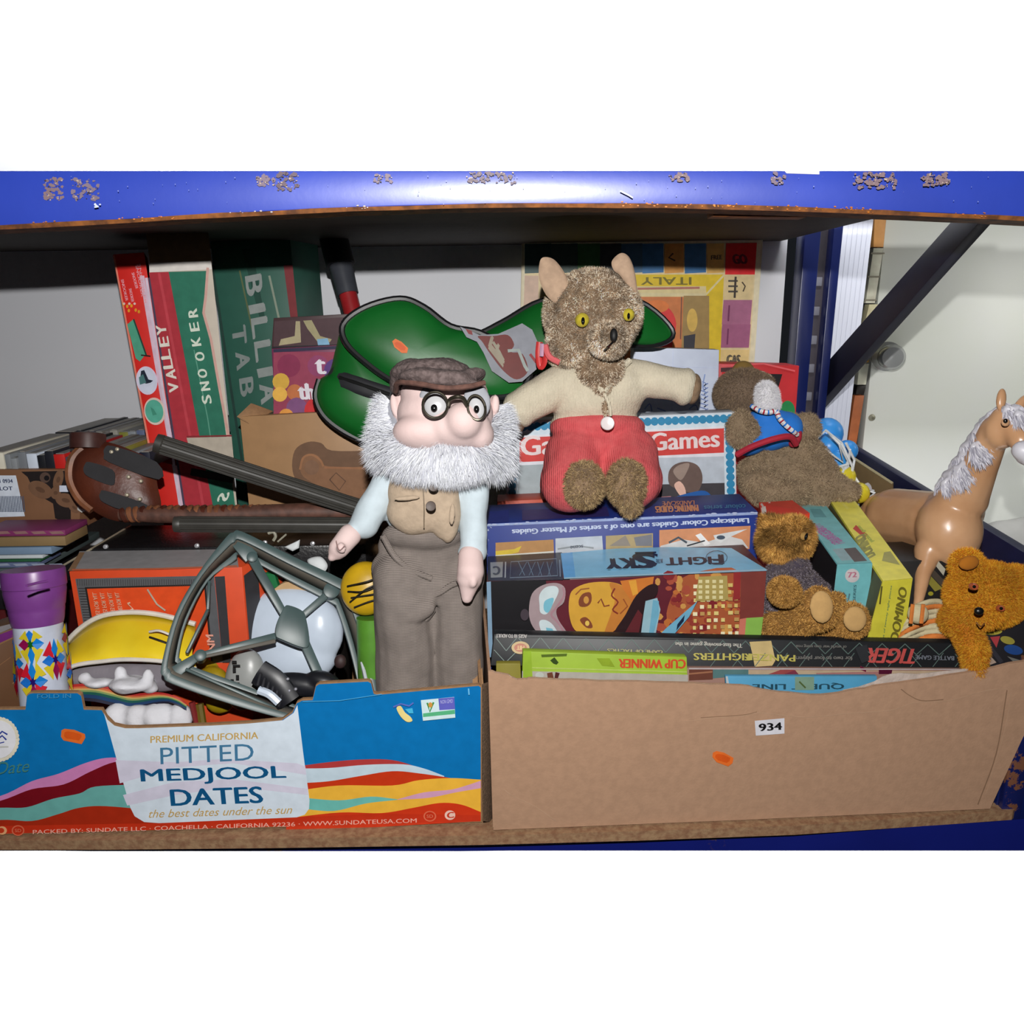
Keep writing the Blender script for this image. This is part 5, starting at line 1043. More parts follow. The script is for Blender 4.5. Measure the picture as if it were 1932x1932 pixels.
# dark aircraft nose and blue wing shapes
p.poly(spl2([(1158, 1200), (1180, 1160), (1200, 1124), (1224, 1104), (1240, 1104), (1240, 1120), (1226, 1140), (1212, 1180), (1204, 1206)], 4, True), (44, 24, 28)); p.poly([(1178, 1196), (1204, 1150), (1212, 1160), (1204, 1200)], (96, 36, 42)); p.poly([(1218, 1134), (1240, 1128), (1246, 1150), (1236, 1202), (1208, 1206), (1214, 1160)], (150, 186, 200)); p.poly([(1232, 1132), (1243, 1134), (1243, 1160), (1232, 1200), (1224, 1200)], (110, 170, 196))
p.poly([(1316, 1134), (1300, 1164), (1264, 1206), (1238, 1204), (1256, 1186)], (112, 172, 200)); p.poly([(1278, 1178), (1292, 1160), (1290, 1172), (1276, 1190)], (24, 40, 66))
p.done('printed_face', t, INKG)
p = tprint(q, Df, d=1.1, k=.56)
p.poly([(920, 1050), (1060, 1042), (1062, 1094), (920, 1096)], (38, 42, 50)); p.poly([(925, 1061), (949, 1060), (948, 1089), (926, 1090)], (136, 140, 140)); p.line([(954, 1060), (953, 1090)], 2.5, (150, 156, 160))
p.line([(964, 1060), (1050, 1054), (1052, 1086), (962, 1090)], 1.6, (110, 126, 140), True); p.line([(1056, 1056), (1057, 1088)], 1.6, (120, 134, 150))
for i in range(4): p.line([(978+i*18, 1060), (990+i*16, 1086)], 1.6, (90, 110, 126)); p.line([(994+i*16, 1060), (980+i*18, 1086)], 1.2, (90, 110, 126))
p.text('C', (943, 1068), (931, 1068), (943, 1084), (70, 74, 76), .05)
p.poly([(1058, 1044), (1160, 1035), (1260, 1032), (1380, 1034), (1446, 1074), (1447, 1077), (1064, 1092)], (128, 186, 216)); p.poly([(1058, 1044), (1080, 1042), (1086, 1090), (1064, 1092)], (92, 162, 214)); p.line([(1064, 1091), (1250, 1083), (1446, 1075)], 2.5, (176, 214, 232))
# FIGHT IN THE SKY upside down (read from the far side)
def up(s, x1, x0, yb, yt, c=(16, 18, 22), b=.08): p.text(s, (x1, yb[0]), (x0, yb[1]), (x1+4, yt), c, b)
p.text('F', (1362, 1046), (1344, 1046), (1364, 1064), (16, 18, 22), .1); p.text('IGHT', (1340, 1050), (1256, 1052), (1342, 1064), (16, 18, 22), .08); p.text('IN THE', (1250, 1054), (1238, 1055), (1250, 1062), (50, 80, 100), .04)
p.text('S', (1236, 1043), (1198, 1043), (1234, 1071), (16, 18, 22), .12); p.text('KY', (1194, 1052), (1142, 1054), (1198, 1072), (16, 18, 22), .09); p.line([(1198, 1043), (1238, 1042)], 3, (16, 18, 22)); p.line([(1142, 1074), (1240, 1072)], 1.2, (110, 170, 200))
p.line([(1352+20*math.cos(a*.4), 1052+13*math.sin(a*.4)) for a in range(16)], 1.2, (50, 70, 84), True)
p.done('printed_top', t, INKG)
# ============================================================ dark blue model box
Db = Vector((0, .105, .004))
t, q = carton('dark_blue_kit_box', 'worn dark blue box with small picture panels and white upside-down writing', 'box', [(917, 988), (1430, 965), (1428, 1080), (919, 1100)], [1.20, 1.20, 1.195, 1.195], Db, (30, 52, 130), zb=.008, d=1.2)
p = fprint(q, d=1.2)
p.poly([(918, 989), (1429, 966), (1429, 971), (918, 993)], (150, 166, 206)); 
p.text('Landscape Colour Guides are one of a series of Master Guides', (1412, 974), (966, 996), (1413, 987), (190, 200, 224), .04)
p.poly([(935, 1024), (1044, 1018), (1046, 1056), (935, 1056)], (176, 132, 84)); p.poly([(935, 1040), (970, 1036), (984, 1030), (978, 1042), (935, 1052)], (206, 180, 60)); p.line([(935, 1050), (1045, 1042)], 5, (206, 206, 196)); p.poly([(1048, 1016), (1136, 1011), (1138, 1040), (1048, 1050)], (186, 192, 200)); p.line([(1052, 1036), (1090, 1030), (1120, 1034)], 3, (140, 146, 150)); p.text('scene', (1100, 1028), (1076, 1030), (1100, 1033), (70, 76, 90), .03)
p.poly([(1143, 1011), (1232, 1006), (1232, 1034), (1143, 1040)], (170, 150, 110)); p.poly([(1150, 1030), (1180, 1010), (1190, 1030)], (140, 130, 120)); p.poly([(1196, 1014), (1230, 1008), (1230, 1030), (1200, 1030)], (120, 120, 126))
p.poly([(1244, 1000), (1416, 992), (1414, 1036), (1244, 1038)], (206, 140, 100)); p.poly([(1246, 1030), (1290, 1018), (1330, 1024), (1370, 1010), (1400, 1018), (1412, 1034), (1246, 1038)], (206, 206, 206)); p.line([(1262, 1024), (1280, 1014), (1296, 1024)], 4, (70, 80, 90)); p.poly([(1312, 1010), (1322, 1006), (1340, 1026), (1330, 1030)], (230, 230, 230)); p.poly([(1346, 1010), (1366, 1006), (1410, 998), (1376, 1014), (1360, 1024), (1350, 1020)], (214, 216, 216)); p.ell(1360, 1014, 8, 4, (70, 84, 100)); p.line([(1296, 1030), (1330, 1020)], 2.5, (40, 44, 50))
for (x0, y0) in ((919, 1000), (921, 1020), (920, 1045), (1424, 990), (1425, 1012), (926, 996), (1410, 968), (1300, 971), (1100, 981), (980, 988), (1040, 984), (1200, 977)): chips2 = [(x0+random.uniform(-3, 4), y0+random.uniform(-3, 3)) for _ in range(4)]; p.poly(chips2, (170, 180, 206))
for _ in range(40): 
    x = random.uniform(918, 1428); y = 990-(x-918)*.045; r = random.uniform(1, 3); p.ell(x, y+random.uniform(-2, 2), r*2, r*.6, (176, 186, 214), n=6)
p.done('printed_face', t)
p = tprint(q, Db, d=1.25)
p.poly([(918, 966), (960, 962), (960, 985), (918, 987)], (24, 36, 104)); p.poly([(985, 962), (1145, 956), (1150, 974), (985, 982)], (40, 34, 84)); p.text('PAINTING GUIDES', (1316, 952), (1236, 955), (1318, 964), (176, 120, 84), .05); p.text('LANDSCAPE', (1310, 944), (1250, 946), (1310, 952), (160, 106, 80), .04); p.text('colour series', (1406, 951), (1328, 954), (1407, 960), (50, 100, 130), .02); p.done('printed_top', t)
t, q = carton('orange_thin_box', 'thin orange-red box lying flat behind the dark blue box, under the seated bear', 'box', [(938, 946), (1030, 942), (1030, 970), (938, 974)], 1.315, (0, .05, 0), (176, 66, 40), zb=.008, d=1.32)
p = fprint(q, d=1.3); p.text('GAMES', (1044, 960), (998, 962), (1044, 966), (210, 190, 180), .03); p.done('printed_face', t)
# ============================================================ Games box behind bear
Dg = Vector((.0, .04, 0))
t, q = carton('compendium_box', 'games box with blue dotted border and large white Games lettering on red', 'box', [(962, 795), (1387, 777), (1390, 946), (954, 946)], 1.375, Dg, (190, 196, 204), zb=.008, d=1.36)
p = fprint(q, d=1.38)
p.poly([(964, 797), (1385, 779), (1388, 950), (956, 950)], (206, 220, 230))
bl = (44, 124, 164)
for i in range(32): x = 975+i*13; y = 806-(x-975)*.0415; p.ell(x, y, 7.5, 8, bl, n=12)
for i in range(12): p.ell(1375+i*.4, 796+i*13, 8, 7.6, bl, n=12); p.ell(970-i*.4, 812+i*13, 7, 7.6, bl, n=12)
p.poly([(980, 826), (1366, 808), (1366, 858), (980, 876)], (190, 60, 56)); p.poly([(980, 822), (1366, 804), (1366, 808), (980, 826)], (226, 226, 232)); p.poly([(980, 872), (1366, 854), (1366, 861), (980, 878)], (220, 220, 228))
p.text('Games', (1228, 851), (1357, 843), (1227, 818), (232, 214, 214), .03); p.text('Ga', (984, 860), (1046, 857), (983, 824), (232, 214, 214), .03)
p.poly([(980, 878), (1366, 861), (1368, 950), (975, 950)], (150, 160, 164)); p.poly([(1234, 864), (1366, 861), (1367, 912), (1234, 916)], (170, 178, 188)); p.poly([(1246, 914), (1367, 911), (1368, 950), (1246, 950)], (60, 56, 60))
p.poly(spl2([(1262, 912), (1262, 890), (1274, 876), (1296, 871), (1316, 878), (1325, 896), (1323, 916), (1310, 930), (1276, 922)], 4, True), (96, 78, 72)); p.poly(spl2([(1270, 890), (1280, 878), (1300, 874), (1296, 890), (1284, 906)], 4, True), (140, 122, 112)); p.poly(spl2([(1272, 916), (1282, 908), (1292, 920), (1294, 938), (1284, 936)], 4, True), (206, 166, 150)); p.poly(spl2([(1270, 940), (1300, 930), (1330, 926), (1345, 940), (1348, 952), (1268, 952)], 4, True), (34, 84, 150)); p.poly([(1240, 938), (1266, 936), (1266, 950), (1240, 950)], (176, 116, 120)); p.done('printed_face', t)
# ============================================================ white paper-wrapped box
t, q = carton('white_box', 'white flat box with blue sketched figures standing behind the bear', 'box', [(1196, 655), (1357, 660), (1354, 782), (1190, 782)], 1.50, (0, .04, 0), (196, 204, 224), zb=.008, d=1.5)
p = fprint(q, d=1.5)
for i, y in enumerate(range(720, 778, 8)): p.line(spl2([(1322+random.uniform(-4, 4), y), (1332, y+4), (1328, y+8), (1336, y+3)], 3), 2, (100, 116, 160))
for pts in ([(1330, 706), (1326, 730), (1332, 744)], [(1300, 772), (1312, 764), (1318, 776)], [(1216, 772), (1226, 762), (1230, 776)], [(1240, 770), (1256, 776)]): p.line(spl2(pts, 3), 2.2, (112, 130, 172))
p.line([(1270, 660), (1268, 780)], 1, (176, 184, 206)); p.line([(1196, 690), (1352, 694)], 1, (180, 188, 210)); p.done('printed_face', t)
# ============================================================ folded property-trading board leaning on the wall
t, q = carton('folding_game_board', 'large colourful folding game board with yellow ITALY box lid, leaning on back wall', 'board game', [(985, 452), (1440, 450), (1418, 760), (978, 760)], 1.76, (0, .02, 0), (186, 176, 150), zb=.01, d=1.7)
p = fprint(q, d=1.74)
p.poly([(988, 455), (1436, 453), (1416, 757), (982, 757)], (198, 188, 160)); p.poly([(992, 460), (1428, 458), (1410, 750), (988, 750)], (176, 160, 124))
for i, (x0, x1, c) in enumerate(((990, 1040, (40, 60, 60)), (1040, 1090, (50, 64, 60)), (1090, 1132, (50, 90, 50)), (1132, 1172, (50, 54, 56)), (1172, 1212, (56, 84, 110)), (1212, 1252, (50, 90, 130)), (1254, 1290, (170, 120, 60)), (1292, 1332, (50, 90, 130)), (1334, 1366, (176, 140, 76)))):
    p.poly([(x0, 460), (x1, 459), (x1, 514), (x0, 516)], c)
p.line([(1270, 478), (1262, 486), (1254+20, 492)], 3, (60, 40, 30)); p.text('FREE', (1342, 490), (1362, 489), (1342, 482), (80, 60, 40), .04)
p.poly([(1370, 459), (1428, 458), (1424, 518), (1368, 518)], (176, 30, 34)); p.text('GO', (1385, 498), (1410, 498), (1382, 480), (90, 20, 30), .06)
p.poly([(990, 520), (1016, 520), (1016, 580), (988, 580)], (160, 136, 120))
for y0, y1, c in ((520, 564, (196, 176, 132)), (566, 612, (130, 80, 104)), (612, 656, (124, 72, 98)), (660, 700, (186, 162, 110)), (702, 745, (120, 70, 90))):
    p.poly([(1368-(y0-520)*.06, y0), (1422-(y0-520)*.06, y0), (1421-(y1-520)*.06, y1), (1367-(y1-520)*.06, y1)], c)
for y in (530, 540, 550): p.line([(1374, y), (1392, y)], 3.4, (60, 56, 50))
p.line([(1388, 522), (1386, 562)], 4, (50, 44, 40)); p.line([(1400, 532), (1406, 540), (1402, 550)], 2.5, (60, 50, 40)); p.text('GAS', (1372, 690), (1396, 690), (1372, 670), (60, 56, 50), .05); p.line([(1376, 576), (1374, 606)], 3, (90, 40, 70)); p.line([(1374, 620), (1372, 650)], 3, (90, 40, 70))
p.poly([(1030, 518), (1366, 518), (1358, 700), (1020, 700)], (200, 172, 40)); p.poly([(1100, 540), (1332, 540), (1340, 700), (1090, 700)], (206, 190, 140)); p.line([(1366, 519), (1332, 556)], 3.5, (214, 200, 150)); p.line([(1190, 555), (1330, 556)], 5, (206, 192, 150)); p.line([(1190, 545), (1320, 543)], 4, (140, 90, 80))
p.poly([(1180, 560), (1336, 560), (1336, 700), (1170, 700)], (160, 96, 56)); p.poly([(1290, 558), (1338, 558), (1338, 700), (1284, 700)], (126, 104, 64)); p.poly(spl2([(1232, 580), (1260, 580), (1276, 610), (1268, 660), (1290, 700), (1220, 700)], 4, True), (186, 50, 50)); p.ell(1306, 604, 10, 22, (170, 140, 70)); p.poly([(1290, 634), (1312, 630), (1310, 660), (1290, 656)], (44, 44, 50)); p.ell(1240, 578, 22, 12, (180, 100, 50)); p.line([(1286, 560), (1284, 640)], 2, (90, 60, 50))
p.text('ITALY', (1304, 523), (1210, 523), (1304, 537), (92, 84, 30), .03); p.done('printed_face', t)
# red toy box behind the koala
t, q = carton('red_toy_box', 'red box with black window and toy face behind the koala', 'box', [(1356, 686), (1508, 690), (1500, 800), (1356, 800)], 1.60, (0, .08, .0), (160, 36, 40), zb=.008, d=1.6)
p = fprint(q, d=1.6); p.poly([(1400, 704), (1476, 706), (1466, 740), (1440, 780), (1390, 780)], (26, 20, 22)); p.poly([(1362, 702), (1382, 702), (1378, 728), (1362, 732)], (176, 24, 30)); p.poly([(1360, 694), (1400, 692), (1400, 700), (1360, 702)], (60, 34, 36)); p.ell(1437, 708, 10, 8, (206, 190, 170)); p.ell(1437, 709, 3.5, 4, (14, 12, 12)); p.ell(1448, 712, 9, 7, (206, 180, 160)); p.ell(1452, 714, 3.5, 4, (14, 12, 12)); p.poly([(1420, 700), (1460, 716), (1466, 740), (1440, 740)], (150, 110, 84)); p.ell(1486, 776, 14, 20, (30, 110, 60)); p.line([(1362, 690), (1440, 686), (1500, 700)], 3, (190, 80, 84)); p.done('printed_face', t)
# red netted toy packet
t = thing('red_packet', 'red and white patterned packet lying behind the small bear in knitted dress', 'packet', PY(1480, 985, 1.22))
rq = [PY(1432, 948, 1.30), PY(1495, 944, 1.30), PY(1528, 968, 1.22), PY(1440, 990, 1.20)]
prism('packet', rq, Vector((0, .0, -.02)), mat('packet_red', (206, 56, 36), 1.25, rough=.4), t)
p = Print.on(rq[0], rq[1], rq[3], d=1.25); 
for a in (([(1440, 958), (1452, 948), (1462, 960), (1480, 975)], 3), ([(1436, 970), (1460, 962), (1478, 966), (1500, 952)], 3.5), ([(1476, 968), (1490, 990)], 3), ([(1436, 950), (1450, 972)], 4)): p.line(*a, (214, 190, 180))
p.poly([(1436, 958), (1446, 954), (1446, 970), (1438, 974)], (220, 206, 196)); p.ell(1470, 970, 3, 3, (30, 20, 20)); p.poly([(1490, 956), (1508, 954), (1520, 964), (1494, 972)], (200, 44, 30)); p.done('printed_face', t)
# ============================================================ long teal and yellow boxes
def longbox(name, label, top, drop, m, d):
    # top: front-left, front-right, back-right, back-left pixel+Y
    T = [PY(*v) for v in top]; t = thing(name, label, 'box', (T[0]+T[1])/2-Vector((0, 0, T[0].z-.01)))
    Dn = [Vector((b[0], b[1], 0)) for b in drop]
    bot = []
    for v, dxy in zip(T, Dn): f = 1; bot.append(Vector((v.x+dxy.x, v.y+dxy.y, .008)))
    mesh('carton', T+bot, [(0, 1, 2, 3), (7, 6, 5, 4), (0, 4, 5, 1), (1, 5, 6, 2), (2, 6, 7, 3), (3, 7, 4, 0)], m, t, bev=.001); return t, T, bot
tl_ = CM((112, 180, 186), 1.1)
ft = PY(1580, 1064, 1.11); fr = PY(1646, 1062, 1.11)
t, T, B = longbox('teal_game_box', 'long teal box with round white badge, standing between small bear and yellow box', [(1580, 1065, 1.11), (1646, 1062, 1.11), (1552, 945, 1.38), (1496, 946, 1.38)], [(-.018, -.01)]*4, tl_, 1.1)
p = Print.on(T[0], T[1], B[0], d=1.1)
p.poly([(1580, 1066), (1646, 1063), (1630, 1240), (1560, 1240)], (118, 190, 196)); p.ell(1608, 1086, 13.5, 13, (210, 204, 206)); p.text('72', (1600, 1090), (1616, 1089), (1600, 1080), (190, 120, 140), .05); p.text('SERIES', (1614, 1134), (1616, 1104), (1609, 1133), (60, 100, 110), .04); p.line([(1590, 1118), (1596, 1126)], 4, (40, 90, 110)); p.line([(1603, 1120), (1600, 1134)], 3, (90, 130, 140)); p.done('printed_end', t)
p = Print.on(T[0], T[1], T[3], d=1.25, k=.5)
p.poly([(1500, 947), (1552, 946), (1645, 1061), (1580, 1064)], (92, 140, 142)); p.poly([(1500, 950), (1540, 948), (1546, 956), (1506, 958)], (110, 140, 136)); p.text('PLAYCRAFT', (1592, 1022), (1548, 988), (1572, 1026), (130, 80, 120), .1); p.poly([(1528, 960), (1548, 960), (1560, 976), (1536, 976)], (74, 116, 120)); p.poly([(1570, 1036), (1590, 1034), (1612, 1056), (1588, 1058)], (110, 130, 134)); p.poly([(1592, 1035), (1614, 1033), (1636, 1058), (1612, 1060)], (70, 62, 60)); p.done('printed_top', t)
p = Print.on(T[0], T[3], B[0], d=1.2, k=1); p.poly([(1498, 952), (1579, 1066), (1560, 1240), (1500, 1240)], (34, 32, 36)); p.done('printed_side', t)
ym = CM((216, 206, 70), 1.08)
t, T, B = longbox('yellow_game_box', 'long yellow box with black and red print standing beside the toy horse', [(1666, 1096, 1.07), (1722, 1090, 1.075), (1606, 934, 1.38), (1557, 929, 1.38)], [(-.036, -.02)]*4, ym, 1.08)
p = Print.on(T[0], T[1], B[0], d=1.08)
p.poly([(1666, 1097), (1722, 1091), (1700, 1240), (1626, 1240)], (224, 214, 70))
for i, w_ in enumerate(('JUNIOR', 'WORD', 'TILES')): pass
p.text('DOMINO', (1695, 1212), (1712, 1112), (1680, 1206), (120, 112, 40), .05); p.text('set of twenty eight pieces', (1668, 1210), (1684, 1106), (1664, 1208), (90, 130, 90), .03); p.line([(1660, 1140), (1664, 1106)], 3, (96, 90, 40)); p.done('printed_end', t)
p = Print.on(T[0], T[1], T[3], d=1.2, k=.5)
p.poly([(1557, 930), (1606, 935), (1722, 1091), (1666, 1096)], (206, 196, 84)); p.line([(1612, 994), (1634, 1012)], 9, (150, 50, 40)); p.text('DOMINO', (1652, 1046), (1630, 1006), (1634, 1056), (110, 108, 60), .04); p.poly([(1668, 1042), (1680, 1040), (1698, 1066), (1664, 1058)], (126, 122, 70)); p.line([(1590, 950), (1600, 960)], 4, (184, 176, 90)); p.text('picture game', (1650, 1020), (1624, 990), (1642, 1024), (136, 140, 60), .04); p.done('printed_top', t)
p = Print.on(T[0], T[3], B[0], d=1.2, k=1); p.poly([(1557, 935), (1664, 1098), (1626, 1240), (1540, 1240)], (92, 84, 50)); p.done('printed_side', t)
# black game boxes on the right
t, q = carton('black_yellow_box', 'black box with yellow and white shapes under the horse', 'box', [(1690, 1060), (1850, 1052), (1850, 1122), (1690, 1126)], 1.17, (0, .1, 0), (28, 26, 26), zb=.008, d=1.15)
p = fprint(q, d=1.15); p.poly([(1738, 1084), (1748, 1078), (1778, 1110), (1764, 1116)], (150, 140, 60)); p.poly([(1734, 1062), (1748, 1060), (1784, 1098), (1776, 1106)], (80, 70, 60)); p.poly([(1758, 1058), (1768, 1056), (1784, 1074), (1780, 1086)], (196, 190, 170)); p.ell(1740, 1116, 6, 6, (170, 160, 50)); p.ell(1756, 1120, 5, 4, (170, 160, 50)); p.done('printed_face', t)
t, q = carton('black_shapes_box', 'black box printed with red, yellow and blue shapes at the right edge', 'box', [(1852, 1176), (1990, 1150), (1990, 1300), (1852, 1300)], 1.035, (0, .03, 0), (30, 28, 34), zb=.008, d=1.05)
p = fprint(q, d=1.05); p.ell(1874, 1192, 17, 6, (196, 180, 70), rot=-4); p.poly([(1868, 1202), (1887, 1200), (1880, 1222)], (190, 70, 76)); p.ell(1901, 1208, 14, 7, (170, 160, 70), rot=16); p.ell(1912, 1226, 18, 9, (40, 80, 150), rot=12); p.poly([(1900, 1238), (1926, 1246), (1916, 1252)], (120, 120, 116)); p.line([(1864, 1216), (1890, 1250)], 8, (60, 58, 66)); p.poly([(1862, 1230), (1880, 1250), (1864, 1256)], (190, 166, 150)); p.done('printed_face', t)
# ============================================================ bears and animals
FURB = [(170, 148, 122), (140, 116, 94), (200, 182, 158), (110, 90, 72), (224, 210, 190)]
t = thing('teddy_bear', 'worn brown bear in cream cardigan and red knitted shorts seated on the boxes', 'teddy bear', PY(1130, 950, 1.29))
bm_ = mat('bear_plush', (122, 100, 78), 1.25, rough=.95, nz=.3, ns=50, bump=.6, bs=220)
hd = blob('head', [E(1118, 592, 1.28, 94, 84, 74), E(1110, 640, 1.27, 80, 56, 60), E(1148, 642, 1.19, 38, 34, 50, rot=-14), E(1155, 634, 1.15, 20, 19, 26), E(1070, 660, 1.26, 40, 36, 40), E(1130, 700, 1.28, 52, 46, 40)], bm_, t, vox=.0035, sm=7)
c_eye = np.array(PY(1098, 604, 1.21))
def bc(root, ca, g):
    k = np.array([noise.noise(Vector(p)*34)+.6*noise.noise(Vector(p)*90) for p in root]); f = np.clip(1+k*1.1, .4, 1.8)[:, None]; return ca*f
eyes_ = [(np.array(PY(1098, 604, 1.20)), .024, .55), (np.array(PY(1080, 620, 1.21)), .03, .6), (np.array(PY(1176, 600, 1.20)), .026, .6), (np.array(PY(1045, 600, 1.23)), .03, .7)]
lts = [(np.array(PY(1125, 640, 1.19)), .022, 1.35), (np.array(PY(1085, 665, 1.20)), .026, 1.5), (np.array(PY(1100, 560, 1.20)), .03, 1.5), (np.array(PY(1150, 655, 1.17)), .02, 1.2)]
def bc2(root, ca, g):
    ca = bc(root, ca, g)
    for c, r, m_ in eyes_+lts:
        dd = np.linalg.norm(root-c, axis=1); w_ = np.exp(-(dd/r)**2)[:, None]; ca = ca*(1+(m_-1)*w_)
    return ca
fuzz(hd, 34000, .0042, .0004, FURB, t, d=1.3, jit=1.1, cl=90, colf=bc2, seed=5)
inner = mat('ear_inner', (176, 148, 124), 1.25, rough=.9, nz=.12, ns=80)
def ear(outl, o, cx, cy, th, nm='ear'):
    return pillow(nm, outl, o, (.1, -1, .1), th, inner, t, c=(cx, cy), back=1.2, pw=.6)
e1 = [(1019, 492), (1030, 485), (1048, 492), (1068, 520), (1076, 552), (1066, 580), (1050, 574), (1030, 556), (1017, 524)]
ear(e1, PY(1050, 530, 1.25), 1044, 530, .006); blob('ear_back', [E(1062, 562, 1.275, 26, 24, 10, rot=30)], bm_, t, vox=.003)
e2 = [(1154, 494), (1166, 480), (1178, 478), (1190, 490), (1199, 520), (1202, 558), (1188, 545), (1170, 520), (1158, 510)]
ear(e2, PY(1180, 520, 1.26), 1178, 508, .006)
ey = mat('amber_glass', (196, 178, 60), 1.22, rough=.12, nz=.15, ns=90); eb = mat('eye_pupil', (12, 11, 10), 1.2, rough=.1)
c = PY(1099, 604, 1.206); s = mpp(c); ex = Vector((-.12, -1, .06)); e_ = lathe('eye', c+Vector((0, .006, 0)), ex, [(0, 13.5*s), (.004, 13*s), (.008, 9*s), (.0105, 4*s), (.011, .2*s)], ey, t, seg=24); blob('pupil', [E(1100, 605, 1.196, 3.6, 7, 3)], eb, e_, vox=.0008, sm=1)
c = PY(1186, 594, 1.215); e_ = lathe('eye', c+Vector((0, .006, 0)), (.7, -1, .06), [(0, 12*s), (.004, 11.5*s), (.008, 8*s), (.0105, 3*s), (.011, .2*s)], ey, t, seg=24); blob('pupil', [E(1186, 596, 1.207, 2.8, 6, 4)], eb, e_, vox=.0008, sm=1)
blob('nose', [E(1158, 632, 1.126, 7.5, 13, 8, rot=0)], mat('nose_black', (16, 15, 16), 1.15, rough=.6), t, vox=.0012, sm=2)
tube('mouth_stitch', spline([PY(1156, 645, 1.128), PY(1148, 653, 1.134), PY(1140, 661, 1.15)], 4), .0011, eb, t, seg=5)
knit = mat('cream_knit', (200, 190, 168), 1.3, rough=.95, nz=.05, ns=60, bump=.5, bs=320); knr = mat('red_knit', (200, 80, 84), 1.25, rough=.95, nz=.08, ns=60, bump=.6, bs=300, c2=(208, 92, 94))
def ribbing(m, sc, amt=.16, ax='X'):
    nt = m.node_tree; b_ = nt.nodes['Principled BSDF']; tc = nt.nodes.new('ShaderNodeTexCoord'); wv = nt.nodes.new('ShaderNodeTexWave'); wv.bands_direction = ax; wv.inputs['Scale'].default_value = sc; wv.inputs['Distortion'].default_value = .6
    nt.links.new(tc.outputs['Object'], wv.inputs['Vector']); bp = nt.nodes.new('ShaderNodeBump'); bp.inputs['Strength'].default_value = .5; bp.inputs['Distance'].default_value = .0015; nt.links.new(wv.outputs['Fac'], bp.inputs['Height'])
    old = b_.inputs['Normal'].links[0].from_socket; nt.links.new(old, bp.inputs['Normal']); nt.links.new(bp.outputs[0], b_.inputs['Normal'])
ribbing(knit, 130); ribbing(knr, 110)
blob('cardigan', [E(1122, 748, 1.28, 92, 66, 58), E(1075, 730, 1.275, 52, 50, 46, rot=20), E(1175, 730, 1.275, 48, 52, 46, rot=-16), E(1122, 800, 1.28, 88, 30, 56), Cp(1062, 722, 1.27, 38, 982, 770, 1.25, 36), E(978, 774, 1.25, 24, 38, 34, rot=34), Cp(1190, 712, 1.275, 34, 1280, 726, 1.26, 32), E(1292, 730, 1.258, 22, 36, 32, rot=-10)], knit, t, vox=.0035, sm=5, disp=.0025, ds=30)
ch_ = blob('chest', [E(1132, 694, 1.245, 46, 40, 38), E(1136, 728, 1.232, 17, 20, 14), E(1142, 770, 1.221, 6, 17, 6)], bm_, t, vox=.003, sm=4)
fuzz(ch_, 4000, .004, .0004, FURB, t, d=1.3, jit=1.1, cl=90, seed=6)
for pts in ([(1072, 684), (1100, 690), (1120, 714), (1138, 740)], [(1188, 680), (1176, 692), (1156, 714), (1140, 740)]):
    tube('neck_band', spline([PY(x, y, 1.222+abs(1138-x)*.0006) for x, y in pts], 6), .005, knit, t, seg=8)
tube('cardigan_edge', spline([PY(1140, 742, 1.222), PY(1150, 765, 1.218), PY(1152, 785, 1.216)], 4), .0028, knit, t, seg=8)
blob('paw', [E(966, 792, 1.25, 22, 30, 30, rot=34)], bm_, t, vox=.003); blob('paw', [E(1308, 734, 1.258, 14, 30, 28, rot=-8)], bm_, t, vox=.003)
sh = blob('shorts', [E(1126, 806, 1.275, 92, 34, 62), E(1130, 850, 1.27, 100, 50, 66), Cp(1085, 860, 1.25, 58, 1076, 912, 1.20, 56), Cp(1186, 860, 1.25, 56, 1192, 908, 1.20, 54), E(1054, 908, 1.23, 36, 46, 40), E(1216, 905, 1.23, 34, 46, 40)], knr, t, vox=.0035, sm=4, disp=.0022, ds=30)
lathe('button', PY(1146, 799, 1.198), -FW, [(0, .0095), (.002, .0105), (.0035, .0095), (.003, .006), (.0024, .001)], mat('white_button', (224, 214, 214), 1.2, rough=.3), t, seg=22)
l1 = blob('leg', [Cp(1092, 890, 1.21, 34, 1102, 922, 1.165, 36), E(1102, 914, 1.16, 38, 44, 30)], bm_, t, vox=.003)
l2 = blob('leg', [Cp(1184, 890, 1.21, 34, 1182, 922, 1.165, 34), E(1182, 912, 1.16, 36, 46, 30), E(1190, 955, 1.16, 20, 22, 16)], bm_, t, vox=.003)
for i, l in enumerate((l1, l2)): fuzz(l, 7000, .006, .0004, [(150, 124, 88), (126, 102, 72), (180, 154, 112), (104, 84, 58)], t, d=1.22, jit=1.0, cl=90, seed=8+i, name='fur')
t0 = t
t = thing('red_ribbon', 'red and pink ribbon loop hanging beside the neck of the seated bear', 'ribbon', PY(1020, 690, 1.26))
rdm = mat('ribbon_red', (190, 50, 50), 1.25, rough=.4); 
tube('loop', spline([PY(1018, 645, 1.25), PY(1016, 670, 1.25), PY(1020, 692, 1.25), PY(1028, 680, 1.245), PY(1024, 650, 1.245)], 5), .005, rdm, t, seg=8, flat=.4); tube('loop', spline([PY(1028, 650, 1.24), PY(1036, 672, 1.24), PY(1056, 684, 1.235)], 5), .005, mat('ribbon_pink', (206, 96, 100), 1.25, rough=.4), t, seg=8)
tube('stripe', [PY(1023, 648, 1.238), PY(1022, 672, 1.24)], .0035, mat('ribbon_lilac', (190, 150, 176), 1.25), t, seg=6)
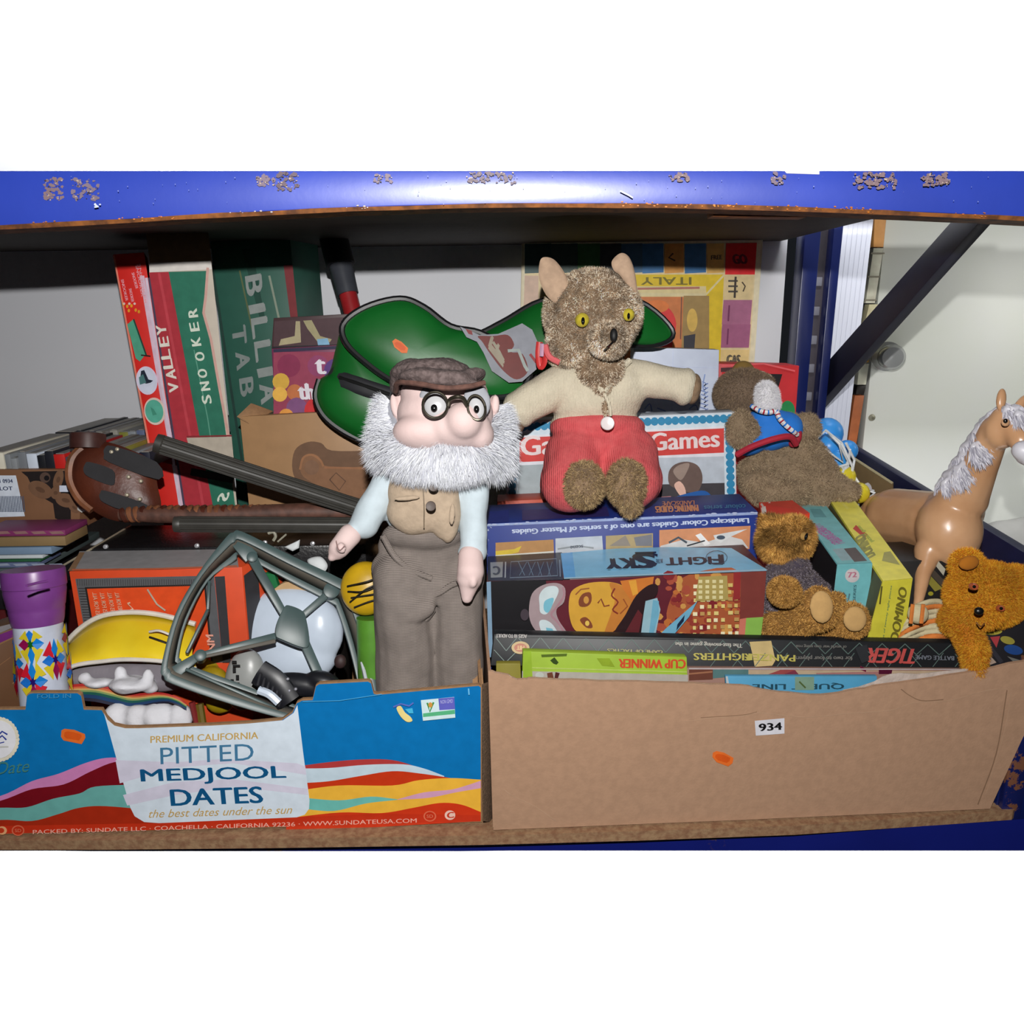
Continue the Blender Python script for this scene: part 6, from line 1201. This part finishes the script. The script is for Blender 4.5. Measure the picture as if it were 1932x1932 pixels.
# koala in blue vest
t = thing('plush_koala', 'grey-brown plush animal on its back in blue vest with white muzzle', 'soft toy', PY(1480, 950, 1.42))
km = mat('koala_plush', (124, 106, 84), 1.4, rough=.95, nz=.14, ns=30, bump=.6, bs=200)
kb1 = blob('body', [E(1492, 886, 1.43, 74, 72, 70), E(1530, 900, 1.41, 50, 50, 50), Cp(1540, 915, 1.38, 40, 1606, 926, 1.33, 18), E(1420, 890, 1.40, 28, 26, 30), E(1430, 910, 1.37, 34, 26, 34), Cp(1440, 830, 1.42, 40, 1400, 812, 1.38, 28), E(1396, 810, 1.37, 26, 36, 28), Cp(1480, 810, 1.43, 30, 1516, 812, 1.40, 27), E(1520, 808, 1.40, 27, 28, 28), E(1470, 930, 1.36, 60, 30, 40), E(1560, 935, 1.37, 50, 24, 36)], km, t, vox=.004, sm=6)
kd = mat('koala_head', (96, 80, 66), 1.45, rough=.95, nz=.14, ns=30, bump=.6, bs=200)
kh_ = blob('head', [E(1402, 742, 1.44, 54, 46, 54), E(1430, 728, 1.42, 30, 24, 30)], kd, t, vox=.004)
blob('ear', [E(1402, 702, 1.45, 22, 22, 14)], mat('koala_ear', (110, 86, 40), 1.45, rough=.95), t, vox=.003)
km2 = blob('muzzle', [E(1444, 748, 1.395, 23, 29, 28, rot=16), E(1452, 762, 1.395, 18, 18, 22)], mat('muzzle_white', (216, 214, 218), 1.4, rough=.9, nz=.05), t, vox=.003)
kc = [(132, 114, 92), (110, 94, 74), (150, 132, 106), (118, 100, 80)]
fuzz(kb1, 22000, .006, .0005, kc, t, d=1.42, jit=1, seed=11, cl=50); fuzz(kh_, 8000, .005, .0005, [(100, 84, 68), (84, 70, 58), (116, 98, 78)], t, d=1.45, seed=12); fuzz(km2, 5000, .005, .0004, [(220, 218, 222), (200, 198, 204)], t, d=1.4, seed=13)
vb = mat('vest_blue', (30, 110, 196), 1.38, rough=.8, nz=.06, ns=30, bump=.2, bs=200); vr = mat('vest_red', (160, 30, 50), 1.36, rough=.8)
blob('vest', [E(1452, 812, 1.40, 50, 40, 44, rot=14), E(1480, 810, 1.40, 34, 34, 40), E(1420, 838, 1.39, 32, 20, 36, rot=24), E(1440, 790, 1.40, 28, 22, 34)], vb, t, vox=.003, sm=4)
tube('vest_trim', spline([PY(1390, 858, 1.345), PY(1420, 842, 1.33), PY(1460, 828, 1.325), PY(1490, 824, 1.335), PY(1502, 838, 1.35)], 6), .0055, vr, t, seg=8); blob('vest_corner', [E(1500, 826, 1.375, 12, 20, 14, rot=-20)], vr, t, vox=.003)
sc = [PY(1418, 766, 1.37), PY(1432, 774, 1.355), PY(1448, 778, 1.35), PY(1464, 776, 1.35), PY(1470, 788, 1.345), PY(1480, 800, 1.34), PY(1494, 812, 1.34), PY(1504, 820, 1.35)]
scw = mat('cord_white', (224, 222, 228), 1.36, rough=.8); pts = spline(sc, 6)
for i in range(len(pts)-1): tube('cord_twist', [pts[i], pts[i+1]], .0042, scw if i % 3 else vr if i % 2 else vb, t, seg=6)
# net of blue balloon balls with toy pieces
t = thing('net_of_balls', 'white string net holding blue, green and yellow plastic balls beside the koala', 'balls', PY(1580, 920, 1.46))
bb_ = mat('ball_blue', (50, 130, 200), 1.45, rough=.35, nz=.05); bg = mat('ball_green', (60, 136, 50), 1.45, rough=.4); by = mat('ball_yellow', (196, 180, 40), 1.4, rough=.4)
def ball(x, y, Y, r, m, nm='ball'):
    c = PY(x, y, Y); v, f = ico(c, (r*mpp(c),)*3, sub=3); mesh(nm, v, f, m, t, smooth=True)
for a in ((1560, 818, 1.52, 30, bb_), (1564, 842, 1.48, 24, bb_), (1580, 868, 1.46, 22, bb_), (1556, 880, 1.46, 14, bb_), (1598, 850, 1.50, 20, bb_), (1530, 862, 1.50, 24, bg), (1522, 850, 1.5, 20, bg), (1592, 900, 1.42, 22, by), (1620, 930, 1.40, 20, by), (1574, 900, 1.44, 18, by)): ball(*a)
ns_ = mat('net_string', (206, 210, 214), 1.4, rough=.7)
for pl in ([(1530, 838), (1558, 812), (1584, 838), (1590, 872), (1560, 850), (1530, 838)], [(1540, 852), (1566, 884), (1600, 876)], [(1558, 812), (1588, 836), (1608, 880), (1606, 912)], [(1584, 838), (1600, 870), (1590, 890), (1606, 912)], [(1566, 884), (1580, 896), (1600, 880)], [(1596, 836), (1612, 868), (1606, 900), (1620, 918), (1650, 930), (1634, 944)], [(1588, 880), (1604, 904), (1632, 922), (1648, 926)], [(1604, 848), (1600, 880), (1622, 914)]):
    tube('net_string', [PY(x, y, 1.405+.012*(i % 2)) for i, (x, y) in enumerate(pl)], .0023, ns_, t, seg=6)
# small bear in a knitted dress
t = thing('small_teddy_bear', 'small golden bear in grey knitted dress sitting with pale foot pads forward', 'teddy bear', PY(1530, 1210, 1.09))
gm_ = mat('golden_plush', (150, 106, 50), 1.1, rough=.95, nz=.25, ns=50, bump=.6, bs=220); padm = mat('foot_pad', (206, 164, 104), 1.05, rough=.9, nz=.06, ns=90)
h1 = blob('head', [E(1480, 1020, 1.14, 50, 46, 44), E(1500, 1010, 1.13, 34, 36, 36), E(1450, 985, 1.16, 18, 16, 12)], gm_, t, vox=.003)
fc = [(190, 138, 66), (156, 110, 50), (222, 170, 92), (132, 92, 42)]
fuzz(h1, 15000, .007, .0004, fc, t, d=1.12, jit=1.1, cl=110, colf=bc, seed=21)
lathe('eye', PY(1516, 1012, 1.095), -FW+RT*.5, [(0, .006), (.003, .005), (.0045, .001)], mat('eye_ring', (180, 140, 80), 1.1, rough=.3), t, seg=16); blob('pupil', [E(1521, 1012, 1.09, 3, 7, 3, rot=-20)], eb, t, vox=.0008, sm=1)
grd = mat('grey_knit', (94, 84, 88), 1.1, rough=.95, nz=.4, ns=160, bump=.8, bs=300, c2=(70, 62, 76))
dr = blob('dress', [E(1486, 1110, 1.12, 46, 56, 40), E(1500, 1070, 1.12, 28, 26, 30), E(1478, 1120, 1.095, 40, 42, 30), Cp(1520, 1090, 1.13, 18, 1585, 1140, 1.12, 16), E(1464, 1090, 1.12, 24, 30, 24), E(1458, 1150, 1.11, 26, 20, 30)], grd, t, vox=.003, disp=.002, ds=70)
fuzz(dr, 7000, .003, .0005, [(120, 110, 116), (80, 72, 80), (140, 130, 140), (92, 80, 76)], t, d=1.1, seed=22, name='wool_fibre')
ar = blob('arm', [E(1480, 1116, 1.045, 28, 27, 36)], gm_, t, vox=.0028)
lg = blob('leg', [Cp(1470, 1180, 1.09, 34, 1530, 1160, 1.05, 32), E(1546, 1148, 1.035, 34, 42, 26, rot=8)], gm_, t, vox=.003)
lg2 = blob('leg', [Cp(1540, 1190, 1.08, 26, 1590, 1178, 1.06, 27), E(1606, 1172, 1.055, 32, 36, 26), E(1578, 1130, 1.08, 16, 14, 12)], gm_, t, vox=.003)
for i, o_ in enumerate((ar, lg, lg2)): fuzz(o_, 6500, .0045, .0004, fc, t, d=1.08, jit=1, cl=110, seed=23+i)
blob('foot_pad', [E(1550, 1145, 1.012, 23, 32, 7, rot=4)], padm, t, vox=.002); blob('foot_pad', [E(1613, 1168, 1.031, 23, 25, 7)], padm, t, vox=.002)
# orange bear head and striped scarf
t = thing('orange_teddy_bear', 'bright orange plush bear with round ears lying against the right side', 'teddy bear', PY(1850, 1280, 1.02))
om = mat('orange_plush', (206, 140, 20), 1.05, rough=.95, nz=.2, ns=20, bump=.5, bs=220, c2=(190, 110, 10))
oh = blob('head', [E(1862, 1122, 1.05, 74, 62, 60), E(1848, 1150, 1.02, 44, 36, 44), E(1824, 1066, 1.06, 32, 31, 20), E(1915, 1116, 1.06, 40, 50, 40), E(1932, 1118, 1.05, 28, 40, 30, rot=20)], om, t, vox=.0035, sm=7)
oc = [(214, 150, 26), (196, 120, 14), (226, 170, 50), (184, 100, 10)]
def oc_f(root, ca, g):
    k = np.array([noise.noise(Vector(p)*22) for p in root]); return ca*np.clip(1+k*.5, .7, 1.3)[:, None]
fuzz(oh, 26000, .0055, .0004, oc, t, d=1.08, jit=1, colf=oc_f, seed=31)
blob('inner_ear', [E(1828, 1062, 1.035, 20, 14, 8, rot=14)], mat('ear_orange', (180, 108, 16), 1.05, rough=.95), t, vox=.002)
for x, y, Y, r in ((1838, 1107, .985, 7), (1889, 1148, .985, 6)):
    c = PY(x, y, Y); lathe('eye', c, -FW, [(-.005, r*mpp(c)), (.001, r*mpp(c)), (.003, r*.8*mpp(c)), (.004, .2*mpp(c))], mat('eye_amber', (190, 96, 60), 1.0, rough=.2), t, seg=16); c2 = PY(x, y, Y-.004); blob('pupil', [E(x, y, Y-.003, 3.4, 3.4, 3)], eb, t, vox=.0007, sm=1)
blob('nose', [E(1847, 1153, .968, 9, 8, 7)], mat('nose_dark', (18, 14, 14), 1.0, rough=.35), t, vox=.0012)
tube('mouth_stitch', spline([PY(1842, 1174, .975), PY(1850, 1182, .972), PY(1858, 1176, .975)], 4), .0009, mat('mouth_brown', (120, 70, 20), 1.0), t, seg=5)
od = blob('body', [Cp(1812, 1170, 1.03, 26, 1838, 1225, 1.0, 24), Cp(1838, 1228, 1.0, 24, 1838, 1262, .998, 18), E(1800, 1170, 1.05, 26, 30, 26)], om, t, vox=.003)
fuzz(od, 7000, .005, .0004, oc, t, d=1.03, seed=33)
t = thing('striped_scarf', 'cream and orange striped cloth draped below the horse and orange bear', 'scarf', PY(1760, 1230, 1.02))
cw = mat('scarf_cream', (214, 200, 160), 1.05, rough=.9, nz=.06, ns=120, bump=.4, bs=300); co_ = mat('scarf_orange', (226, 130, 56), 1.05, rough=.9, nz=.06, ns=120, bump=.4, bs=300)
A_ = spl2([(1694, 1180), (1712, 1150), (1752, 1130), (1786, 1136), (1808, 1176), (1840, 1215), (1862, 1250), (1856, 1275)], 4); B_ = spl2([(1690, 1240), (1720, 1232), (1750, 1226), (1775, 1222), (1795, 1222), (1812, 1232), (1826, 1262), (1836, 1290)], 4)
ns2 = 10; nA = len(A_)
for k in range(ns2):
    vs, fs = [], []
    for i in range(nA):
        for f in (k/ns2, (k+1)/ns2):
            x = A_[i][0]*(1-f)+B_[i][0]*f; y = A_[i][1]*(1-f)+B_[i][1]*f; vs.append(PY(x, y, 1.078-.02*f-.045*max(0, i/nA-.55)*2+.004*math.sin(i*.7+f*5)))
    for i in range(nA-1): fs.append((2*i, 2*i+2, 2*i+3, 2*i+1))
    o_ = mesh('stripe', vs, fs, co_ if k % 3 == 1 else cw, t, smooth=True); md = o_.modifiers.new('s', 'SOLIDIFY'); md.thickness = .003
blob('folded_end', [E(1732, 1158, 1.055, 20, 20, 14, rot=8)], cw, t, vox=.0025)
for x in (1722, 1742): tube('end_stripe', [PY(x, 1140, 1.038), PY(x-4, 1176, 1.034)], .0028, co_, t, seg=6)
# horse
t = thing('toy_horse', 'tan plastic toy horse with white mane and white muzzle standing at the right', 'toy horse', PY(1730, 1165, 1.12))
hm = mat('horse_tan', (202, 158, 120), 1.24, rough=.28, nz=.1, ns=12, c2=(184, 138, 100), spec=.5)
hwm = mat('horse_white', (206, 204, 212), 1.2, rough=.4, nz=.08, ns=60)
zt2 = PY(1700, 1060, 1.3)
def leg_(x, y, Y, r0, x1, y1, Y1, r1): return Cp(x, y, Y, r0, x1, y1, Y1, r1)
hind = PY(1668, 1010, 1.36)
body = blob('body', [E(1790, 1000, 1.20, 58, 72, 56, rot=0), E(1800, 965, 1.22, 52, 50, 50), Cp(1765, 985, 1.25, 58, 1690, 975, 1.34, 54), E(1672, 985, 1.37, 52, 58, 50), E(1650, 1000, 1.38, 32, 44, 40),
    Cp(1815, 940, 1.20, 46, 1852, 870, 1.17, 32), Cp(1852, 870, 1.17, 32, 1878, 810, 1.15, 27), E(1890, 812, 1.14, 32, 36, 26), Cp(1894, 790, 1.14, 24, 1926, 830, 1.11, 22), E(1935, 850, 1.10, 20, 18, 18),
    leg_(1752, 1040, 1.19, 26, 1742, 1080, 1.17, 15), leg_(1742, 1080, 1.17, 15, 1732, 1140, 1.14, 9), leg_(1732, 1140, 1.14, 9, 1728, 1168, 1.13, 13),
    leg_(1818, 1040, 1.20, 24, 1806, 1080, 1.19, 14), leg_(1806, 1080, 1.19, 14, 1796, 1140, 1.17, 9), leg_(1796, 1140, 1.17, 9, 1792, 1170, 1.16, 12),
    caps(hind, .038, hind+Vector((-.01, .03, -.12)), .018), caps(hind+Vector((-.01, .03, -.12)), .018, hind+Vector((-.01, .0, -.22)), .013),
    caps(hind+Vector((.06, .02, 0)), .036, hind+Vector((.06, .05, -.12)), .018), caps(hind+Vector((.06, .05, -.12)), .018, hind+Vector((.06, .02, -.22)), .013)], hm, t, vox=.0035, sm=6)
blob('muzzle', [E(1932, 850, 1.09, 22, 20, 20), E(1938, 864, 1.09, 20, 14, 16), E(1950, 862, 1.08, 22, 24, 20)], hwm, t, vox=.003)
blob('ear', [E(1889, 754, 1.14, 9, 22, 7, rot=-6)], hm, t, vox=.0018, sm=2); blob('ear', [E(1926, 762, 1.135, 9, 22, 7, rot=-38)], hm, t, vox=.0018, sm=2)
blob('eye', [E(1897, 794, 1.098, 4, 4.5, 4)], eb, t, vox=.0008, sm=1); blob('eyelid', [E(1897, 797, 1.104, 8, 8, 5)], hm, t, vox=.0012, sm=2)
mane = blob('mane', [Cp(1892, 772, 1.15, 12, 1862, 800, 1.165, 16), Cp(1862, 800, 1.165, 16, 1835, 845, 1.18, 18), Cp(1835, 845, 1.18, 18, 1802, 895, 1.20, 17), Cp(1802, 895, 1.2, 17, 1776, 918, 1.215, 11), E(1846, 850, 1.15, 16, 20, 10, rot=-30), E(1814, 890, 1.17, 16, 22, 10, rot=-30), E(1790, 912, 1.19, 12, 18, 10, rot=-30), E(1908, 772, 1.125, 18, 10, 14), E(1922, 786, 1.11, 14, 12, 12)], hwm, t, vox=.0028, sm=3, disp=.004, ds=110)
mdir = np.array((RT*.35-UP*.9+BK*.15)[:])
fuzz(mane, 3500, .016, .0011, [(214, 212, 220), (190, 188, 200), (150, 148, 160)], t, d=1.2, seg=2, seed=41, name='mane_strand', dirf=lambda r, n: np.tile(mdir, (len(r), 1))+n*.25)
tl3 = tube('tail', spline([PY(1640, 918, 1.40), PY(1624, 926, 1.41), PY(1614, 945, 1.41), PY(1612, 985, 1.42)], 5), [.008]*16, hwm, t, seg=10)
# grey cloth beyond
t = thing('grey_cloth', 'folded grey cloth beyond the rack at the right edge', 'cloth', PY(1900, 1050, 1.75))
gc = mat('grey_fabric', (120, 120, 118), 1.8, rough=.9, nz=.2, ns=6)
blob('cloth', [E(1920, 1030, 1.9, 70, 50, 60), E(1950, 1000, 1.9, 60, 26, 50), caps(PY(1930, 1040, 1.9), .07, Vector((PY(1930, 1040, 1.9).x, 1.92, -.02)), .08)], gc, t, vox=.01, sm=3, disp=.02, ds=12)
